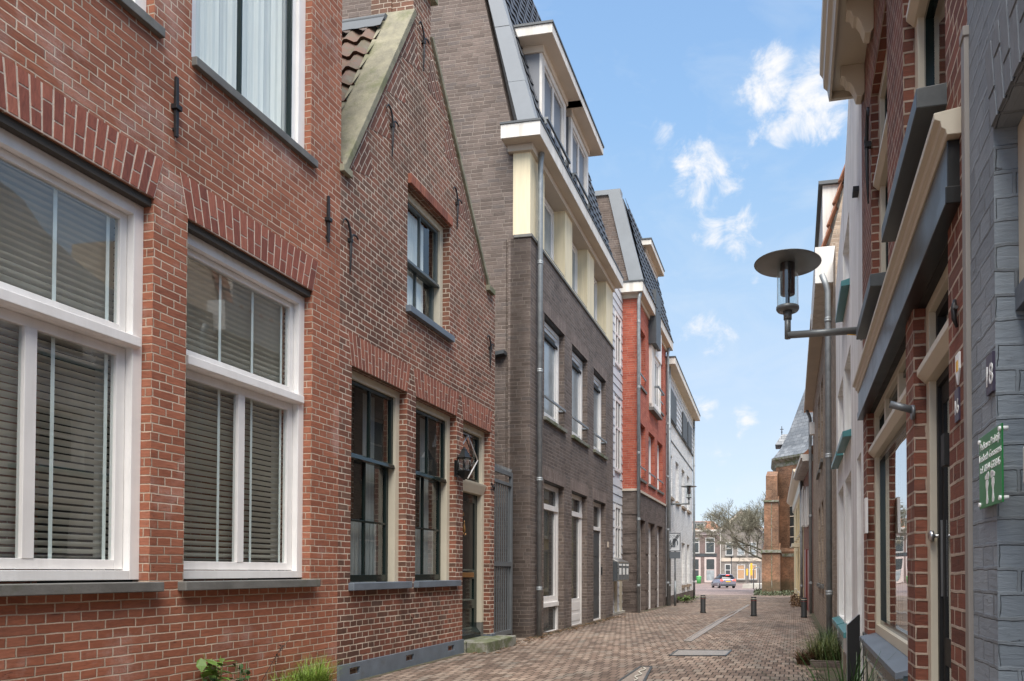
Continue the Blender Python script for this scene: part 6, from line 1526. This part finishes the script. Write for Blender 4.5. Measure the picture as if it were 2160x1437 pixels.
o = MB(1); o.lathe((0, 0), [(0, 0), (.28, 0), (.34, .7), (.36, .95), (.0, 1.05)], 12); o.build('bin', GREENC, r); o = MB(1); o.lathe((0, 0), [(.37, .9), (.39, .92), (.39, .99), (.0, 1.1)], 12); o.build('lid', GREENC, r)
y_ = 71; r = empty('bicycle_rack', (wx(1598, y_), y_, gz(y_)), 0, 'grey tubular steel hoop between the planter and the church buttress', 'hoop')
o = MB(1); o.tube([(-.4, 0, 0), (-.4, 0, 1.9), (-.3, 0, 2.1), (.1, 0, 2.15), (.2, 0, 2.0), (.2, 0, 0)], .05, 8); o.build('hoop', GATEM, r)

# ------------------------------------------------------------------ trees
def tree(name, label, x, y, H, crown, seed, lean=(0, 0), levels=5, mat=BARK, rad=.22, spread=.55):
    rnd = random.Random(seed); r = empty(name, (x, y, gz(y)), 0, label, 'tree', None); tr = MB(1); tw = MB(1)
    def grow(p, d, L, rr, lev):
        q = p; pts = [p]; dd = Vector(d)
        for i in range(4):
            dd = (dd + Vector((rnd.uniform(-.16, .16), rnd.uniform(-.16, .16), rnd.uniform(-.06, .14)))).normalized(); q = q + dd * (L / 4); pts.append(q)
        if lev <= 2: tr.tube(pts, [rr * (1 - .09 * i) for i in range(5)], 6, caps=False)
        else:
            for a, b_ in zip(pts[:-1], pts[1:]):
                s_ = (b_ - a).cross(Vector((rnd.random() - .5, rnd.random() - .5, rnd.random() - .5))).normalized() * max(rr, .011)
                tw.add([a - s_, a + s_, b_ + s_ * .8, b_ - s_ * .8], [(0, 1, 2, 3)])
        if lev >= levels: return
        n = 3 if lev < 3 else 4
        for k in range(n):
            base = pts[-1] if k == 0 else pts[rnd.choice((2, 3, 4))]
            nd = (dd + Vector((rnd.uniform(-1, 1), rnd.uniform(-1, 1), rnd.uniform(-.65, .7))) * spread * (1.1 if lev else 1.5)).normalized()
            nd = (nd + Vector((lean[0], lean[1], 0)) * .22).normalized()
            grow(base, nd, L * rnd.uniform(.62, .82), rr * .62, lev + 1)
    grow(Vector((0, 0, 0)), Vector((lean[0] * .15, 0, 1)), H * .34, rad, 0)
    tr.build('trunk', mat, r); t2 = tw.build('crown', mat, r); return r
xt = wx(1628, 58.0)
tree('bare_tree', 'olive leafless tree with dense fine twigs leaning out behind the church buttress', xt, 58, 9.5, None, 12, lean=(-.16, -.1), levels=7, spread=.78, rad=.15)
tree('bare_tree', 'distant bare tree top showing above the orange far roof', wx(1508, 130), 130, 9.5, None, 9, levels=6, rad=.2, mat=TWIG)

# ------------------------------------------------------------------ plants
def tuft(name, label, cat, c, n, h, spread, mat, w_=.006, seed=1, lean=.5, kind=None, group=None, rx=None):
    rnd = random.Random(seed); r = empty(name, c, 0, label, cat, group); o = MB(1)
    for i in range(n):
        a = rnd.uniform(0, 2 * math.pi); rr = spread * math.sqrt(rnd.random()); b0 = Vector((rr * math.cos(a) * (rx or 1), rr * math.sin(a), 0)); hh = h * rnd.uniform(.5, 1.0); a2 = rnd.uniform(0, 2 * math.pi); ln = lean * rnd.uniform(.2, 1.0)
        dirx = Vector((math.cos(a2), math.sin(a2), 0)); sd_ = Vector((-dirx.y, dirx.x, 0)) * w_ * rnd.uniform(.6, 1.3); pts = []
        for k in range(5): s = k / 4; pts.append(b0 + Vector((0, 0, hh * (s - .35 * s * s * ln))) + dirx * hh * ln * s * s * .8)
        v = []
        for k, p in enumerate(pts): w2 = 1 - (k / 4) ** 2 * .92; v += [p - sd_ * w2, p + sd_ * w2]
        o.add(v, [(2 * k, 2 * k + 1, 2 * k + 3, 2 * k + 2) for k in range(4)])
    o.build('blades', mat, r); return r
def leafy(name, label, c, n, h, spread, size, mat, seed=1):
    rnd = random.Random(seed); r = empty(name, c, 0, label, 'plant'); st = MB(1); o = MB(1)
    for i in range(n):
        a = rnd.uniform(0, 6.283); top = Vector((spread * math.cos(a) * rnd.random(), spread * math.sin(a) * rnd.random(), h * rnd.uniform(.4, 1))); st.tube([(top.x * .3, top.y * .3, 0), tuple(top)], .002, 4)
        for j in range(3):
            p = top * rnd.uniform(.5, 1); d = Vector((rnd.uniform(-1, 1), rnd.uniform(-1, 1), rnd.uniform(-.1, .7))).normalized(); s_ = d.cross(Vector((0, 0, 1))).normalized(); L = size * rnd.uniform(.6, 1.2)
            o.add([p, p + d * L * .35 + s_ * L * .25, p + d * L * .7 + s_ * L * .2 - Vector((0, 0, L * .05)), p + d * L - Vector((0, 0, L * .2)), p + d * L * .7 - s_ * L * .2 - Vector((0, 0, L * .05)), p + d * L * .35 - s_ * L * .25], [(0, 1, 2, 3, 4, 5)])
    st.build('stems', mat, r); o.build('leaves', mat, r); return r
zg_ = 0
def L1(u, d=.1): t_ = h1.t(u, 1400, d); w_ = h1.world(t_, d); return (w_.x, w_.y, 0)
tuft('grass_tuft', 'bright green grass tuft at the wall foot beside the blue-grey plinth', 'grass', L1(660, .14), 620, .45, .20, GRASS, .0028, 3, 1.2, rx=.5)
tuft('grass_tuft', 'thin green grass clump against the red townhouse wall under the right window', 'grass', L1(598, .12), 200, .36, .13, GRASS, .003, 5, 1.2, rx=.5)
leafy('wall_weed', 'light green leafy weed at the foot of the red townhouse wall', L1(452, .12), 26, .50, .16, .12, LEAF, 2)
leafy('wall_weed', 'darker small leafed weed between the light weed and the dry stalk', L1(508, .10), 18, .42, .10, .06, GRASSD, 8)
r = empty('dry_stalk', L1(548, .1), 0, 'dark dry flower stalk leaning right against the red wall', 'plant'); o = MB(1)
tk = [h1.p(u, v, .06) for u, v in ((545, 1450), (570, 1405), (590, 1372), (612, 1348), (636, 1325))]; w0 = Vector(r.location)
pts = [h1.world(t_, .06, z_) - w0 for t_, z_ in tk]; o.tube([tuple(p) for p in pts], [.0035, .003, .0025, .0015, .001], 5)
o.tube([tuple(pts[2]), tuple(pts[2] + Vector((0, .05, .09)))], .0015, 4); sr_ = o.build('stem', TWIG, r)
rn = random.Random(4); o = MB(1)
for k in range(70):
    p = pts[1].lerp(pts[2], rn.uniform(.3, 1.15)) + Vector((rn.gauss(0, .006), rn.gauss(0, .008), rn.gauss(-.01, .022))); s_ = .009; o.add([p, p + Vector((rn.gauss(0, s_), rn.gauss(0, s_), rn.gauss(0, s_))), p + Vector((rn.gauss(0, s_), rn.gauss(0, s_), rn.gauss(0, s_)))], [(0, 1, 2)])
o.build('seed_head', TWIG, r)
for k, (du, dv_) in enumerate(((-43, 1415), (12, 1425))):
    pass
# right side clumps
def R1(u, v): p = gp(u, v); return p
rb = lambda zc, d: hs.world(zc, d)
q = hs.world(4.25, .26); tuft('strap_leaf_plant', 'tall dark green strap leaved plant nearest the camera on the right', 'plant', (q.x, q.y, 0), 120, .86, .14, GRASSD, .008, 11, .7)
q = hw2.world(3.0, .15); tuft('grass_clump', 'yellow-green grassy clump behind the brick edging on the right', 'plant', (q.x, q.y, 0), 620, .50, .24, OLIVEG, .0045, 12, 1.5)
q = hw2.world(3.7, .10); tuft('grass_clump', 'wispy grey-green clump beside the drainpipe below the teal sills', 'plant', (q.x, q.y, 0), 340, .58, .16, GRASSD, .0035, 13, 1.1)
q = hw2.world(2.95, .38); tuft('straw_clump', 'flattened brown withered clump spilling onto the paving', 'plant', (q.x, q.y, 0), 420, .26, .15, DEADL, .007, 14, 1.6)
q = hw2.world(2.62, .36); r = empty('brick_edging', (q.x, q.y, 0), hw2.root.rotation_euler.z, 'low brown brick edging in front of the grassy clump on the right', 'edging')
o = MB(1); o.box(0, .06, -.34, .02, -.02, .08); o.box(.06, .9, -.03, .02, -.02, .075); o.build('bricks', DARKC, r)
# ivy and ground cover by the church, plant at the white block
rn = random.Random(20)
def ground_cover(name, label, u0, u1, v0, v1, n, h, mat, kind='stuff', size=.07):
    o = MB(1)
    for k in range(n):
        p = gp(rn.uniform(u0, u1), rn.uniform(v0, v1)); z0 = gz(p.y); c = Vector((p.x, p.y, z0 + h * rn.random() ** 1.5)); a = Vector((rn.gauss(0, 1), rn.gauss(0, 1), rn.gauss(.4, .5))).normalized() * size * rn.uniform(.6, 1.4); b_ = a.cross(Vector((rn.gauss(0, 1), rn.gauss(0, 1), rn.gauss(0, 1)))).normalized() * size * .7
        o.add([c, c + a * .5 + b_ * .5, c + a, c + a * .5 - b_ * .5], [(0, 1, 2, 3)])
    ob = o.build(name, mat); ob['label'] = label; ob['category'] = 'ground cover'; ob['kind'] = kind; return ob
IVY = plain('ivy_leaf', (.055, .068, .028), .6, var=.5, scale=3)
ground_cover('ground_cover', 'low ivy and weeds round the foot of the church', 1592, 1672, 1247, 1257, 2600, .22, IVY, size=.12)
ground_cover('shrub_litter', 'straggly brown and green growth at the yellow house foot', 1668, 1694, 1262, 1282, 900, .30, DEADL, size=.07)
leafy('wall_weed', 'low green plant at the corner of the white painted block', tuple(gp(1449, 1272)), 60, .28, .55, .14, LEAF, 31)
# fallen leaves and grit along the left house fronts
o = MB(1)
for k in range(600):
    t_ = rn.uniform(-.2, TD) if rn.random() < .75 else rn.uniform(-2.5, 0); w_ = hd.world(t_, abs(rn.gauss(0, .16)) + .03); p = Vector((w_.x, w_.y, gz(w_.y) + .008)); s_ = rn.uniform(.012, .032)
    o.add([p + Vector((rn.gauss(0, s_), rn.gauss(0, s_), rn.uniform(0, .02))) for _ in range(4)], [(0, 1, 2, 3)])
ob = o.build('leaf_litter', DEADL); tag(ob, 'fallen brown leaves along the foot of the left house fronts', 'leaves', kind='stuff')

# damp soil and moss gathered where the paving meets the walls
SOIL = plain('damp_soil_and_moss', (.075, .062, .038), .95, var=.5, scale=12, bump=.006, dirt=((.05, .062, .022), 6, .5, .8))
def soil(b, t0, t1, label, d0=0.0, w=.12):
    o = MB(1); t_ = t0; prev = None
    while t_ < t1:
        wd = max(.02, w * (.45 + rn.random())); a_, c_ = b.world(t_, d0 - .02), b.world(t_, d0 + wd); cur = ((a_.x, a_.y, gz(a_.y) + .005), (c_.x, c_.y, gz(c_.y) + .004))
        if prev: o.quad(prev[0], prev[1], cur[1], cur[0])
        prev = cur; t_ += rn.uniform(.06, .16)
    ob = o.build('soil', SOIL); tag(ob, label, 'soil', kind='stuff')
soil(h2, 0, gd[0], 'dark damp soil line along the blue-grey plinth', .03, .07); soil(hd, 0, TD, 'mossy dirt line along the brown-grey apartment building', 0, .13)
soil(h1, .5, T1, 'mossy soil along the foot of the red townhouse', 0, .22); soil(hr, 0, TR, 'dirt line along the dark base of the red block', .01, .12)
soil(hb, 0, TB, 'dirt line along the long beige brick house', 0, .14); soil(hw2, 0, Tw, 'soil bed along the foot of the white rendered house', .01, .30)
